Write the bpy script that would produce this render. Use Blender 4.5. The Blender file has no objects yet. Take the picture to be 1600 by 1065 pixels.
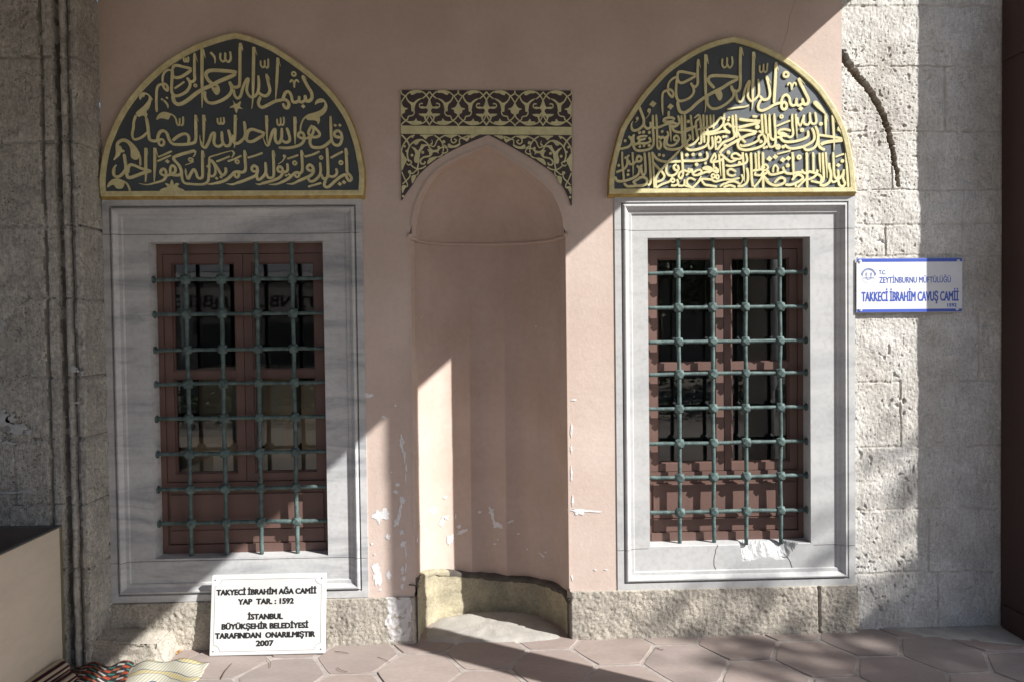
import bpy, bmesh, math, random
import numpy as np
from mathutils import Vector, Matrix, noise
from mathutils.geometry import tessellate_polygon

# ------------------------------------------------------------------ camera, sky, sun, exposure
S = bpy.context.scene
COL = S.collection
F = 1080.0
TH, PI_, RO = math.radians(1.8), math.radians(1.2), math.radians(.7)
CAM = Vector((0, -3.6, 1.64))
FWD = Vector((math.sin(TH)*math.cos(PI_), math.cos(TH)*math.cos(PI_), -math.sin(PI_)))
_r0 = Vector((math.cos(TH), -math.sin(TH), 0)); _u0 = _r0.cross(FWD)
RT = _r0*math.cos(RO) - _u0*math.sin(RO); UP = _u0*math.cos(RO) + _r0*math.sin(RO)
cd = bpy.data.cameras.new('camera'); cam = bpy.data.objects.new('camera', cd); COL.objects.link(cam)
cd.sensor_width = 36; cd.lens = F/1600*36; cd.clip_start = .05; cd.clip_end = 800
cam.matrix_world = Matrix(((RT.x, UP.x, -FWD.x, CAM.x), (RT.y, UP.y, -FWD.y, CAM.y), (RT.z, UP.z, -FWD.z, CAM.z), (0, 0, 0, 1)))
S.camera = cam
SUN = Vector((1.70, -1.0, 1.486)).normalized()
w = bpy.data.worlds.new("World"); S.world = w; w.use_nodes = True
nt = w.node_tree; bg = nt.nodes['Background']
sky = nt.nodes.new('ShaderNodeTexSky'); sky.sky_type = 'NISHITA'; sky.sun_disc = False
sky.sun_elevation = math.asin(SUN.z); sky.sun_rotation = math.atan2(SUN.x, SUN.y)
nt.links.new(sky.outputs[0], bg.inputs[0]); bg.inputs[1].default_value = .072
sd = bpy.data.lights.new('sun', 'SUN'); sd.energy = 4.3; sd.angle = math.radians(.5); sd.color = (1, .98, .94)
so = bpy.data.objects.new('sun', sd); COL.objects.link(so); so.location = (6, -4, 6)
so.rotation_euler = SUN.to_track_quat('Z', 'Y').to_euler()
vs = S.view_settings; vs.view_transform = 'Standard'; vs.look = 'None'; vs.gamma = 1; vs.exposure = 1.02

# ------------------------------------------------------------------ measuring helpers: a point of the survey photo on a real plane
def ray(px, py): return FWD + RT*((px-800)/F) - UP*((py-532.5)/F)
def W(px, py, y=0.):
    d = ray(px, py); return CAM + d*((y-CAM.y)/d.y)
def G(px, py, z=0.):
    d = ray(px, py); return CAM + d*((z-CAM.z)/d.z)

# ------------------------------------------------------------------ object helpers
def link(o, parent=None):
    COL.objects.link(o)
    if parent: o.parent = parent
    return o
def tag(o, label=None, cat=None, group=None, kind=None):
    if label: o['label'] = label
    if cat: o['category'] = cat
    if group: o['group'] = group
    if kind: o['kind'] = kind
    return o
def empty(name, loc=(0, 0, 0), parent=None):
    o = bpy.data.objects.new(name, None); o.empty_display_size = .1; link(o, parent); o.location = loc
    return o
class MB:
    def __init__(s): s.v = []; s.f = []; s.m = []
    def add(s, vs, fs, mi=0):
        n = len(s.v); s.v += [tuple(v) for v in vs]
        for f in fs: s.f.append(tuple(i+n for i in f)); s.m.append(mi)
    def box(s, a, b, mi=0, M=None):
        (x0, y0, z0), (x1, y1, z1) = a, b
        v = [(x0,y0,z0),(x1,y0,z0),(x1,y1,z0),(x0,y1,z0),(x0,y0,z1),(x1,y0,z1),(x1,y1,z1),(x0,y1,z1)]
        if M: v = [M @ Vector(p) for p in v]
        s.add(v, [(0,3,2,1),(4,5,6,7),(0,1,5,4),(1,2,6,5),(2,3,7,6),(3,0,4,7)], mi)
    def tube(s, pts, r, n=10, mi=0, wob=0, caps=True):
        pts = [Vector(p) for p in pts]; rings = []
        for i, p in enumerate(pts):
            d = (pts[min(i+1, len(pts)-1)] - pts[max(i-1, 0)]).normalized()
            a = d.cross(Vector((0, 0, 1)) if abs(d.z) < .9 else Vector((1, 0, 0))).normalized(); b = d.cross(a)
            rr = (r[i] if isinstance(r, (list, tuple)) else r)*(1+random.uniform(-wob, wob))
            rings.append([p + a*math.cos(2*math.pi*k/n)*rr + b*math.sin(2*math.pi*k/n)*rr for k in range(n)])
        vs_ = [q for R in rings for q in R]; fs = []
        for i in range(len(pts)-1):
            for k in range(n):
                k2 = (k+1) % n; fs.append((i*n+k, i*n+k2, (i+1)*n+k2, (i+1)*n+k))
        if caps: fs += [tuple(range(n))[::-1], tuple((len(pts)-1)*n+k for k in range(n))]
        s.add(vs_, fs, mi)
    def poly(s, pts, y0, y1, mi=0):           # flat outline in x,z (at real size), from y0 (front) back to y1
        n = len(pts); v = [(p[0], y0, p[1]) for p in pts] + [(p[0], y1, p[1]) for p in pts]
        tr = tessellate_polygon([[Vector((p[0], p[1], 0)) for p in pts]])
        fs = [tuple(t) for t in tr] + [(i, (i+1) % n, n+(i+1) % n, n+i) for i in range(n)]
        s.add(v, fs, mi)
    def ribbon(s, P, wid, y0, y1, closed=False, mi=0):   # P in x,z ; a raised band
        n = len(P); L = []; R = []
        for i in range(n):
            a = P[(i-1) % n if closed else max(i-1, 0)]; b = P[(i+1) % n if closed else min(i+1, n-1)]
            d = (b-a); d = d.normalized() if d.length > 1e-9 else Vector((1, 0)); nn = Vector((-d.y, d.x))*wid[i]/2
            L.append(P[i]+nn); R.append(P[i]-nn)
        vs_ = []
        for i in range(n):
            yy = y0 - .00018*i/n
            vs_ += [(L[i].x, y1, L[i].y), (L[i].x*.97+R[i].x*.03, yy, L[i].y*.97+R[i].y*.03), (R[i].x*.97+L[i].x*.03, yy, R[i].y*.97+L[i].y*.03), (R[i].x, y1, R[i].y)]
        fs = []
        for i in range(n if closed else n-1):
            j = (i+1) % n
            for k in range(3): fs.append((i*4+k, i*4+k+1, j*4+k+1, j*4+k))
        if not closed: fs += [(0, 3, 2, 1), ((n-1)*4, (n-1)*4+1, (n-1)*4+2, (n-1)*4+3)]
        s.add(vs_, fs, mi)
    def mesh(s, name, mats, smooth=False):
        me = bpy.data.meshes.new(name); me.from_pydata(s.v, [], s.f)
        for m_ in (mats if isinstance(mats, (list, tuple)) else [mats]): me.materials.append(m_)
        me.polygons.foreach_set('material_index', s.m)
        if smooth: me.polygons.foreach_set('use_smooth', [True]*len(s.f))
        me.update(); return me
    def build(s, name, mats, parent=None, smooth=False, recalc=True):
        me = s.mesh(name, mats, smooth)
        if recalc:
            b = bmesh.new(); b.from_mesh(me); bmesh.ops.recalc_face_normals(b, faces=b.faces); b.to_mesh(me); b.free()
        return link(bpy.data.objects.new(name, me), parent)
def cr(P, k=5, closed=False):                 # smooth curve through points
    P = [Vector(p) for p in P]; n = len(P); out = []
    if n < 3 and not closed: 
        return [P[0].lerp(P[-1], i/4) for i in range(5)]
    for i in range(n if closed else n-1):
        g = lambda j: P[j % n] if closed else P[max(0, min(n-1, j))]
        a, b, c, d = g(i-1), g(i), g(i+1), g(i+2)
        for t in range(k):
            t /= k; out.append(.5*((2*b) + (c-a)*t + (2*a-5*b+4*c-d)*t*t + (3*b-a-3*c+d)*t**3))
    if not closed: out.append(P[-1])
    return out
def grid(nu, nv, fn, flip=False):
    m = MB(); m.v = [fn(i, j) for j in range(nv) for i in range(nu)]
    for j in range(nv-1):
        for i in range(nu-1):
            a = j*nu+i; f = (a, a+1, a+nu+1, a+nu); m.f.append(f[::-1] if flip else f); m.m.append(0)
    return m
def fr(x, y, z, o=4): return noise.fractal(Vector((x, y, z)), 1.0, 2.0, o)

# ------------------------------------------------------------------ materials
def mat(name, col, rough=.8, var=.2, scale=4, bump=.15, bscale=80, bdist=.004, spec=.35, metal=0, tint=None, tscale=1.5, tfac=.5,
        pits=0, pscale=60, stretch=(1, 1, 1), detail=6, grain=0, gscale=70, tool=0, wave=0):
    m = bpy.data.materials.new(name); m.use_nodes = True; n = m.node_tree.nodes; l = m.node_tree.links
    b = n['Principled BSDF']; b.inputs['Roughness'].default_value = rough; b.inputs['Specular IOR Level'].default_value = spec
    b.inputs['Metallic'].default_value = metal
    tc = n.new('ShaderNodeTexCoord'); mp = n.new('ShaderNodeMapping'); mp.inputs['Scale'].default_value = stretch
    l.new(tc.outputs['Object'], mp.inputs[0]); co = mp.outputs[0]
    def nz(sc, d=6, r=.6):
        t = n.new('ShaderNodeTexNoise'); t.inputs['Scale'].default_value = sc; t.inputs['Detail'].default_value = d
        t.inputs['Roughness'].default_value = r; l.new(co, t.inputs['Vector']); return t.outputs[0]
    def ramp(src, a, b_, ca, cb):
        r = n.new('ShaderNodeValToRGB'); r.color_ramp.elements[0].position = a; r.color_ramp.elements[1].position = b_
        r.color_ramp.elements[0].color = (*ca, 1); r.color_ramp.elements[1].color = (*cb, 1); l.new(src, r.inputs[0]); return r.outputs[0]
    def mix(fac, a, b_, typ='MIX'):
        x = n.new('ShaderNodeMix'); x.data_type = 'RGBA'; x.blend_type = typ
        if isinstance(fac, float): x.inputs[0].default_value = fac
        else: l.new(fac, x.inputs[0])
        for i, q in ((6, a), (7, b_)):
            if isinstance(q, tuple): x.inputs[i].default_value = (*q, 1)
            else: l.new(q, x.inputs[i])
        return x.outputs[2]
    c = ramp(nz(scale, detail), .3, .7, tuple(v*(1-var) for v in col), tuple(min(1, v*(1+var)) for v in col))
    if tint:
        f = ramp(nz(tscale, 5), .42, .68, (0, 0, 0), (tfac,)*3); c = mix(f, c, tint)
    h = nz(bscale, 8, .65)
    if grain:
        c = mix(1.0, c, ramp(nz(gscale, 4, .7), .34, .60, (1-grain,)*3, (1., 1., 1.)), 'MULTIPLY')
    if wave:
        w_ = n.new('ShaderNodeMath'); w_.operation = 'MULTIPLY_ADD'; l.new(nz(5, 3, .5), w_.inputs[0]); w_.inputs[1].default_value = wave; l.new(h, w_.inputs[2]); h = w_.outputs[0]
    if tool:
        mt = n.new('ShaderNodeMapping'); mt.inputs['Rotation'].default_value = (0, .95, 0); mt.inputs['Scale'].default_value = (1, 1, .16); l.new(tc.outputs['Object'], mt.inputs[0])
        tn = n.new('ShaderNodeTexNoise'); tn.inputs['Scale'].default_value = 130; tn.inputs['Detail'].default_value = 3; l.new(mt.outputs[0], tn.inputs['Vector'])
        a2 = n.new('ShaderNodeMath'); a2.operation = 'MULTIPLY_ADD'; l.new(tn.outputs[0], a2.inputs[0]); a2.inputs[1].default_value = tool*2.5; l.new(h, a2.inputs[2]); h = a2.outputs[0]
        c = mix(1.0, c, ramp(tn.outputs[0], .36, .6, (1-tool,)*3, (1., 1., 1.)), 'MULTIPLY')
    if pits:
        vo = n.new('ShaderNodeTexVoronoi'); vo.inputs['Scale'].default_value = pscale; vo.inputs['Randomness'].default_value = 1
        l.new(co, vo.inputs['Vector'])
        v2 = ramp(vo.outputs[0], .12, .3, (0, 0, 0), (1, 1, 1)); ms = ramp(nz(pscale*.13, 4), .42, .6, (1, 1, 1), (0, 0, 0))
        hole = mix(1.0, v2, ms, 'LIGHTEN')
        c = mix(1.0, c, mix(hole, tuple([1-pits]*3), (1., 1., 1.)), 'MULTIPLY')
        ad = n.new('ShaderNodeMath'); ad.operation = 'MULTIPLY_ADD'; l.new(hole, ad.inputs[0]); ad.inputs[1].default_value = .6; l.new(h, ad.inputs[2]); h = ad.outputs[0]
    l.new(c, b.inputs['Base Color'])
    if bump:
        bp = n.new('ShaderNodeBump'); bp.inputs['Strength'].default_value = bump; bp.inputs['Distance'].default_value = bdist
        l.new(h, bp.inputs['Height']); l.new(bp.outputs[0], b.inputs['Normal'])
    m['h'] = 0
    return m
def marble(name, col, vein, sc=2.0):
    m = bpy.data.materials.new(name); m.use_nodes = True; n = m.node_tree.nodes; l = m.node_tree.links; b = n['Principled BSDF']
    b.inputs['Roughness'].default_value = .55; b.inputs['Specular IOR Level'].default_value = .35
    tc = n.new('ShaderNodeTexCoord'); mp = n.new('ShaderNodeMapping'); mp.inputs['Rotation'].default_value = (0, 1.05, 0); mp.inputs['Scale'].default_value = (.7, 1, 3.6)
    l.new(tc.outputs['Object'], mp.inputs[0])
    wv = n.new('ShaderNodeTexNoise'); wv.inputs['Scale'].default_value = sc; wv.inputs['Detail'].default_value = 9; wv.inputs['Roughness'].default_value = .62; wv.inputs['Distortion'].default_value = 1.1
    l.new(mp.outputs[0], wv.inputs['Vector'])
    r = n.new('ShaderNodeValToRGB'); e = r.color_ramp.elements
    e[0].position = .30; e[0].color = (*vein, 1); e[1].position = .62; e[1].color = (*col, 1)
    q = e.new(.46); q.color = (*[.4*a+.6*c for a, c in zip(vein, col)], 1); q = e.new(.5); q.color = (*[.75*c + .25*a for a, c in zip(vein, col)], 1)
    l.new(wv.outputs[0], r.inputs[0])
    gr = n.new('ShaderNodeTexNoise'); gr.inputs['Scale'].default_value = 45; gr.inputs['Detail'].default_value = 8; l.new(tc.outputs['Object'], gr.inputs['Vector'])
    r2 = n.new('ShaderNodeValToRGB'); r2.color_ramp.elements[0].position = .3; r2.color_ramp.elements[1].position = .55
    r2.color_ramp.elements[0].color = (.90, .895, .885, 1); r2.color_ramp.elements[1].color = (1, 1, 1, 1); l.new(gr.outputs[0], r2.inputs[0])
    x = n.new('ShaderNodeMix'); x.data_type = 'RGBA'; x.blend_type = 'MULTIPLY'; x.inputs[0].default_value = 1; l.new(r.outputs[0], x.inputs[6]); l.new(r2.outputs[0], x.inputs[7])
    l.new(x.outputs[2], b.inputs['Base Color'])
    bp = n.new('ShaderNodeBump'); bp.inputs['Strength'].default_value = .25; bp.inputs['Distance'].default_value = .002; l.new(gr.outputs[0], bp.inputs['Height']); l.new(bp.outputs[0], b.inputs['Normal'])
    return m
def glassmat():
    m = bpy.data.materials.new('window_glass'); m.use_nodes = True; n = m.node_tree.nodes; l = m.node_tree.links; n.clear()
    o = n.new('ShaderNodeOutputMaterial'); mx = n.new('ShaderNodeMixShader'); t = n.new('ShaderNodeBsdfTransparent'); g = n.new('ShaderNodeBsdfGlossy')
    t.inputs[0].default_value = (.82, .86, .85, 1); g.inputs['Roughness'].default_value = .004
    f = n.new('ShaderNodeFresnel'); f.inputs[0].default_value = 1.52; ad = n.new('ShaderNodeMath'); ad.operation = 'MULTIPLY_ADD'; ad.inputs[1].default_value = 2.0; ad.inputs[2].default_value = .03
    tc = n.new('ShaderNodeTexCoord'); nz = n.new('ShaderNodeTexNoise'); nz.inputs['Scale'].default_value = 5; bp = n.new('ShaderNodeBump'); bp.inputs['Strength'].default_value = .02; bp.inputs['Distance'].default_value = .01
    l.new(tc.outputs['Object'], nz.inputs['Vector']); l.new(nz.outputs[0], bp.inputs['Height']); l.new(bp.outputs[0], g.inputs['Normal'])
    l.new(f.outputs[0], ad.inputs[0]); l.new(ad.outputs[0], mx.inputs[0]); l.new(t.outputs[0], mx.inputs[1]); l.new(g.outputs[0], mx.inputs[2]); l.new(mx.outputs[0], o.inputs[0])
    return m
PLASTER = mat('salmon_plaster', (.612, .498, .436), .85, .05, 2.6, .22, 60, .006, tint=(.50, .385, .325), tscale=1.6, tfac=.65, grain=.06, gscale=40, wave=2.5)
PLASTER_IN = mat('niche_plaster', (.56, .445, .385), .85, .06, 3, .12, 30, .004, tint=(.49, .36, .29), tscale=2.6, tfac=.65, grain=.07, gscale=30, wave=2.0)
FLAKE = mat('bare_lime', (.72, .71, .71), .9, .14, 30, .6, 90)
DARKLINE = mat('crack_dark', (.05, .043, .038), .95, .2, 20, 0)
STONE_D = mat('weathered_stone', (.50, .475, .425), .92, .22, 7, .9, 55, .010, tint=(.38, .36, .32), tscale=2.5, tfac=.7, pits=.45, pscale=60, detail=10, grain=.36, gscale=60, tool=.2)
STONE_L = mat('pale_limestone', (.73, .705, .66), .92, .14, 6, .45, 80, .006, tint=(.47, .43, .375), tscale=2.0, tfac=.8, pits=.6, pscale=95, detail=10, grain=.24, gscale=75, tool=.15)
STONE_P = mat('plinth_stone', (.47, .425, .36), .93, .2, 6, .65, 70, .008, tint=(.33, .30, .26), tscale=3.5, tfac=.75, pits=.65, pscale=85, detail=10, grain=.30, gscale=90)
STONE_N = mat('niche_stone', (.46, .405, .28), .92, .2, 6, .6, 60, .006, tint=(.26, .235, .18), tscale=4, tfac=.75, detail=10, grain=.3, gscale=70)
GRIME_SHADE = mat('grime_and_shade', (.10, .088, .075), .95, .35, 14, .8, 60, .008)
CEMENT = mat('rough_cement', (.40, .38, .345), .93, .16, 12, .7, 70, .006, tint=(.30, .28, .26), tscale=4, tfac=.6)
MARBLE = marble('grey_marble', (.565, .565, .565), (.27, .28, .30))
MARBLE_L = marble('pale_marble', (.535, .535, .53), (.40, .405, .415), 1.3)
MARBLE_W = mat('white_marble_slab', (.70, .70, .69), .5, .06, 6, .08, 60, .002, tint=(.58, .565, .54), tscale=5, tfac=.45, grain=.05, gscale=40)
GOLD = mat('gold_leaf', (.72, .66, .37), .5, .14, 22, .5, 120, .002, metal=.0, tint=(.50, .44, .22), tscale=9, tfac=.4)
GOLD_D = mat('old_gold_border', (.64, .58, .33), .55, .2, 30, .6, 110, .003, metal=.0, tint=(.50, .40, .17), tscale=6, tfac=.5)
GOLD_E = mat('border_edge_gold', (.40, .27, .08), .55, .3, 30, .6, 110, .003, metal=.15)
NAVY = mat('dark_slate_board', (.042, .055, .066), .54, .12, 12, .2, 40, .003, spec=1.0)
BROWNB = mat('dark_aubergine_board', (.07, .055, .06), .6, .12, 12, .2, 50, .003)
OCHRE = mat('pale_gold_paint', (.64, .61, .36), .6, .14, 25, .3, 120, .002)
WOOD = mat('red_brown_wood', (.152, .09, .075), .5, .14, 5, .25, 40, .003, stretch=(1, 1, .15))
IRON = mat('verdigris_iron', (.072, .107, .104), .6, .35, 25, .7, 130, .003, tint=(.165, .24, .225), tscale=22, tfac=.75, grain=.3, gscale=120)
LEAD = mat('lead_collar', (.30, .31, .32), .7, .2, 30, .4, 100)
POSTW = mat('dark_brown_timber', (.055, .03, .026), .45, .2, 3, .2, 30, stretch=(1, 1, .1))
BEIGE = mat('beige_board', (.60, .52, .43), .7, .07, 3, .15, 20, .003, tint=(.50, .43, .35), tscale=3, tfac=.6, grain=.08, gscale=16, stretch=(1, .35, 1))
BINDARK = mat('bin_inside', (.10, .075, .06), .8, .2, 5, .1)
OLIVE = mat('olive_trim', (.16, .15, .09), .7, .15, 8, .1)
CARD = mat('cardboard', (.56, .40, .25), .85, .1, 8, .1, 60)
ROOFW = mat('roof_timber', (.20, .13, .085), .8, .2, 3, .2, 30, stretch=(.1, 1, 1))
COLM = mat('column_marble', (.55, .54, .52), .6, .1, 5, .1)
PAVE = None
SIGNW = mat('white_enamel', (.78, .79, .81), .3, .03, 5, 0, tint=(.66, .65, .62), tscale=6, tfac=.4)
SIGNB = mat('blue_enamel', (.075, .125, .50), .35, .06, 8, 0)
INK = mat('black_ink', (.02, .02, .022), .6, .1, 20, 0)
STEEL = mat('screw_steel', (.62, .61, .60), .4, .1, 30, 0, metal=.6)
INSIDE = mat('dim_interior', (.22, .18, .15), .9, .1, 3, 0)
GLASS = glassmat()
GREEN = mat('foliage', (.07, .10, .03), .6, .35, 3, 0)
BARK = mat('bark', (.16, .12, .09), .9, .3, 12, .5, 30, .02)
LEAFB = mat('dry_leaf', (.42, .24, .10), .8, .35, 60, 0)
TWIGM = mat('twig', (.14, .10, .075), .9, .2, 20, 0)

# ------------------------------------------------------------------ ground and paving
m = MB(); m.add([(-300, -400, -.03), (300, -400, -.03), (300, 200, -.03), (-300, 200, -.03)], [(0, 1, 2, 3)])
tag(m.build('ground', mat('courtyard_ground', (.235, .20, .17), .9, .2, 1, .2, 20)), kind='structure')
def paving():
    import colorsys
    random.seed(4)
    mats = [mat('grout', (.345, .305, .28), .93, .2, 25, .7, 90, .006)]
    for c in ((.325, .262, .235), (.30, .248, .226), (.345, .285, .256), (.285, .24, .22)):
        mats.append(mat('pink_paver', c, .8, .10, 7, .22, 60, .003, tint=tuple(v*.78+.01 for v in c), tscale=6, tfac=.7, stretch=(.35, 1, 1), grain=.12, gscale=110))
    m = MB()
    # grout bed as a fine sheet
    m.add([(-9, -2.6, -.004), (9, -2.6, -.004), (9, .45, -.004), (-9, .45, -.004)], [(0, 1, 2, 3)])
    R = .2145
    for i in range(-22, 26):
        for j in range(-22, 4):
            cx = -1.007 + .3225*i; cy = -.33 + .3725*j + (.18625 if i % 2 else 0)
            cy += .022*(cx+1)*.6
            if cy > .2 or cy < -2.5: continue
            rr = R - .0105 + random.uniform(-.002, .002); a0 = random.uniform(-.02, .02)
            if -.9 < cx < -.8: pass
            mi = random.choice((1, 1, 2, 3, 4)); tx, ty = random.uniform(-.004, .004), random.uniform(-.004, .004)
            top = []; mid = []; bot = []
            for k in range(6):
                for q in range(4):
                    a = k*math.pi/3; b_ = (k+1)*math.pi/3; t = q/4
                    x = math.cos(a+a0)*(1-t)+math.cos(b_+a0)*t; y = math.sin(a+a0)*(1-t)+math.sin(b_+a0)*t
                    jr = rr*(1+random.uniform(-.009, .007)) - (.005 if q == 0 else 0)
                    top.append((cx+x*(jr-.003), cy+y*(jr-.003), .0005+tx*x+ty*y)); mid.append((cx+x*jr, cy+y*jr, -.0015)); bot.append((cx+x*jr, cy+y*jr, -.008))
            n = 24; f = [tuple(range(n))]
            f += [(n+k, n+(k+1) % n, (k+1) % n, k) for k in range(n)] + [(2*n+k, 2*n+(k+1) % n, n+(k+1) % n, n+k) for k in range(n)]
            m.add(top+mid+bot, f, mi)
    o = m.build('pavement', mats); tag(o, kind='structure')
paving()
# cement patch at the right corner and the floor of the niche
def slab(name, P, z, matl, amp=.004, res=.02):
    m = MB(); xs = [p[0] for p in P]; n = len(P)
    c = Vector((sum(xs)/n, sum(p[1] for p in P)/n))
    ring = []
    for i in range(n):
        a = Vector(P[i]); b = Vector(P[(i+1) % n]); k = max(1, int((b-a).length/res))
        ring += [a.lerp(b, t/k) for t in range(k)]
    V = []; K = 8; N = len(ring)
    for s_ in range(K+1):
        f = 1 - s_/K
        for p in ring:
            q = c.lerp(p, f if s_ < K else .001)
            zz = z + amp*fr(q.x*14, q.y*14, 3) if s_ > 0 else -.012
            if s_ == 0: q = q + (q-c).normalized()*(.006+.006*fr(q.x*20, q.y*20, 1))
            V.append((q.x, q.y, zz))
    Fc = [(s_*N+i, s_*N+(i+1) % N, (s_+1)*N+(i+1) % N, (s_+1)*N+i) for s_ in range(K) for i in range(N)]
    m.add(V, Fc); o = m.build(name, matl, smooth=True); tag(o, kind='structure'); return o
slab('cement_patch', [(2.05, .02), (2.8, .02), (2.8, -.27), (2.55, -.2), (2.38, -.15), (2.22, -.09)], .004, CEMENT)

# ------------------------------------------------------------------ niche geometry (in plan: five flat facets on a half ellipse)
NX0, NX1, ND = -.412, .402, .378
NV = [(-.412, 0), (-.402, .13), (-.338, .300), (-.121, .374), (.080, .378), (.268, .312), (.384, .14), (.402, 0)]
def facets(a, d, k=6, sc=.027):
    xc = (NX0+NX1)/2; P = []; fa, fd = a/((NX1-NX0)/2), d/ND
    V = [Vector(((x-xc)*fa, y*fd)) for x, y in NV]
    for p, q in zip(V, V[1:]):
        nn = Vector((-(q-p).y, (q-p).x)).normalized(); L = min(1, (q-p).length/.2)
        for t in range(k):
            t /= k; P.append(p.lerp(q, t) + nn*sc*L*math.sin(math.pi*t))
    P.append(V[-1])
    return [(xc+p.x, p.y) for p in P]
def niche_hit(px, py, off=.0015):
    d = ray(px, py); P = facets((NX1-NX0)/2, ND)
    for i in range(1, 900):
        y = i*.0005; p = CAM + d*((y-CAM.y)/d.y)
        for k in range(len(P)-1):
            (x0, y0), (x1, y1) = P[k], P[k+1]
            if x0 <= p.x <= x1:
                if y >= y0+(y1-y0)*(p.x-x0)/(x1-x0+1e-9): 
                    nn = Vector((y1-y0, -(x1-x0), 0)).normalized(); tv = Vector((x1-x0, y1-y0, 0)).normalized()
                    return p + nn*off, tv
                break
    return None, None
ZS = 2.118          # springing of the half dome
ARC = [(643, 352), (646, 335), (652, 314), (668, 283), (691, 260), (726, 242), (763, 228), (786, 241), (823, 265), (852, 288), (868, 309), (879, 338), (881, 356)]
ARCW = [(W(x, y).x, W(x, y).z) for x, y in ARC]

# ------------------------------------------------------------------ plaster wall
FRL = dict(o=(-1.967, -.65, .241, 2.311), i=(-1.749, -.860, .459, 2.094))
FRR = dict(o=(.655, 1.928, .243, 2.312), i=(.832, 1.697, .468, 2.095))
wall = empty('plaster_wall', (0, 0, 0))
tag(wall, 'salmon pink plaster wall with a tall arched niche between the two windows', 'wall')
def plaster():
    XR = 1.862; XL = -1.966
    m = MB(); y = 0
    def quad(x0, x1, z0, z1, mi=0): m.add([(x0, y, z0), (x1, y, z0), (x1, y, z1), (x0, y, z1)], [(0, 1, 2, 3)], mi)
    quad(XL, NX0, 2.30, 2.31); quad(NX1, XR, 2.30, 2.31)
    quad(XL, NX0-.0, 2.31, 3.9); quad(NX1, XR, 2.31, 3.9)
    quad(FRL['o'][1]-.02, NX0, .18, 2.30); quad(NX1, FRR['o'][0]+.02, .18, 2.30)
    # over the arch, left and right of the apex
    L = [p for p in ARCW if p[0] <= .012]; ap = max(ARCW, key=lambda p: p[1])
    il = ARCW.index(ap)
    smooth = cr([Vector(p) for p in ARCW[:il+1]], 4), cr([Vector(p) for p in ARCW[il:]], 4)
    arc = [p for p in smooth[0]][:-1] + [p for p in smooth[1]]
    base_l = [(NX0, ZS-.01)]; base_r = [(NX1, ZS-.01)]
    P = [(NX0, ZS)] + [(p.x, p.y) for p in arc] + [(NX1, ZS), (NX1, 3.9), (NX0, 3.9)]
    tr = tessellate_polygon([[Vector((a, b, 0)) for a, b in P]])
    m.add([(a, 0, b) for a, b in P], [tuple(t) for t in tr])
    # ragged lower edge of plaster above the plinth
    for x0, x1 in ((FRL['o'][1]-.02, NX0), (NX1, FRR['o'][0]+.02)):
        n = 14
        for i in range(n):
            a = x0+(x1-x0)*i/n; b = x0+(x1-x0)*(i+1)/n
            m.add([(a, -.0005, .20+.012*fr(a*20, 1, 1)), (b, -.0005, .20+.012*fr(b*20, 1, 1)), (b, -.0005, .30), (a, -.0005, .30)], [(0, 1, 2, 3)])
    m.build('wall_face', PLASTER, wall)
    # niche shaft
    P = facets((NX1-NX0)/2, ND, 10); zs = [.15 + (ZS-.15)*j/24 for j in range(25)]
    def fluted(fn, nzz, name):
        mb = MB(); K6 = 10
        for q in range(len(NV)-1):
            gg = grid(K6+1, nzz, lambda i, j: fn(q*K6+i, j)); mb.add(gg.v, gg.f)
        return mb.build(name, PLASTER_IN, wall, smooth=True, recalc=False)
    niche = fluted(lambda i, j: (P[i][0]+.0025*fr(P[i][0]*7, P[i][1]*7, zs[j]*4), P[i][1]+.004*fr(P[i][0]*5, P[i][1]*9+5, zs[j]*3), zs[j]) if 0 < i < len(P)-1 else (P[i][0], P[i][1], zs[j]), len(zs), 'niche')
    # half dome: cross-section shrinks with height along the pointed arch
    lf = [(p.x, p.y) for p in smooth[0]]; rf = [(p.x, p.y) for p in smooth[1]][::-1]
    def at(tab, z):
        for (x0, z0), (x1, z1) in zip(tab, tab[1:]):
            if z0 <= z <= z1 or z1 <= z <= z0:
                return x0+(x1-x0)*(z-z0)/(z1-z0+1e-9)
        return tab[-1][0] if z > tab[0][1] else tab[0][0]
    za = ap[1]; nz_ = 26; xc = (NX0+NX1)/2; a0 = (NX1-NX0)/2
    def dome(i, j):
        t = math.sin(j/(nz_-1)*math.pi/2)**.9; z = ZS + .004 + (za-ZS-.006)*t
        xl, xr = at(lf, z), at(rf, z); u = (P[i][0]-NX0)/(NX1-NX0)
        x = xl + (xr-xl)*u; s_ = (xr-xl)/(2*a0); d = P[i][1]*s_**.8*1.0
        return (x, d, z)
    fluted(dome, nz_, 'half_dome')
    # ring moulding at the springing
    pts = [Vector((x*.985, max(y-.004, -.006), ZS-.004 - .0*y)) for x, y in P]
    pts = [Vector((NX0-.006, -.008, ZS+.0))] + [Vector((p.x, p.y, p.z)) for p in pts] + [Vector((NX1+.006, -.008, ZS+.0))]
    r = MB(); r.tube(pts, .011, 8); r.build('ring_moulding', PLASTER_IN, wall, smooth=True)
    # thin arris strip framing the niche
    r = MB()
    for x, s_ in ((NX0, -1), (NX1, 1)):
        r.box((x-.004, -.002, .26) , (x+.004, .006, ZS))
    r.build('arris', PLASTER, wall)
    lip = MB(); lip.ribbon([Vector((p.x, p.y)) for p in cr([Vector(q) for q in ARCW[:il+1]], 4)][:-1] + cr([Vector(q) for q in ARCW[il:]], 4), [.010]*(len(cr([Vector(q) for q in ARCW[:il+1]], 4))-1+len(cr([Vector(q) for q in ARCW[il:]], 4))), -.006, .001)
    lip.build('arch_lip', PLASTER, wall)
    # flaked paint
    random.seed(11); fm = MB()
    nb = [0]
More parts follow.
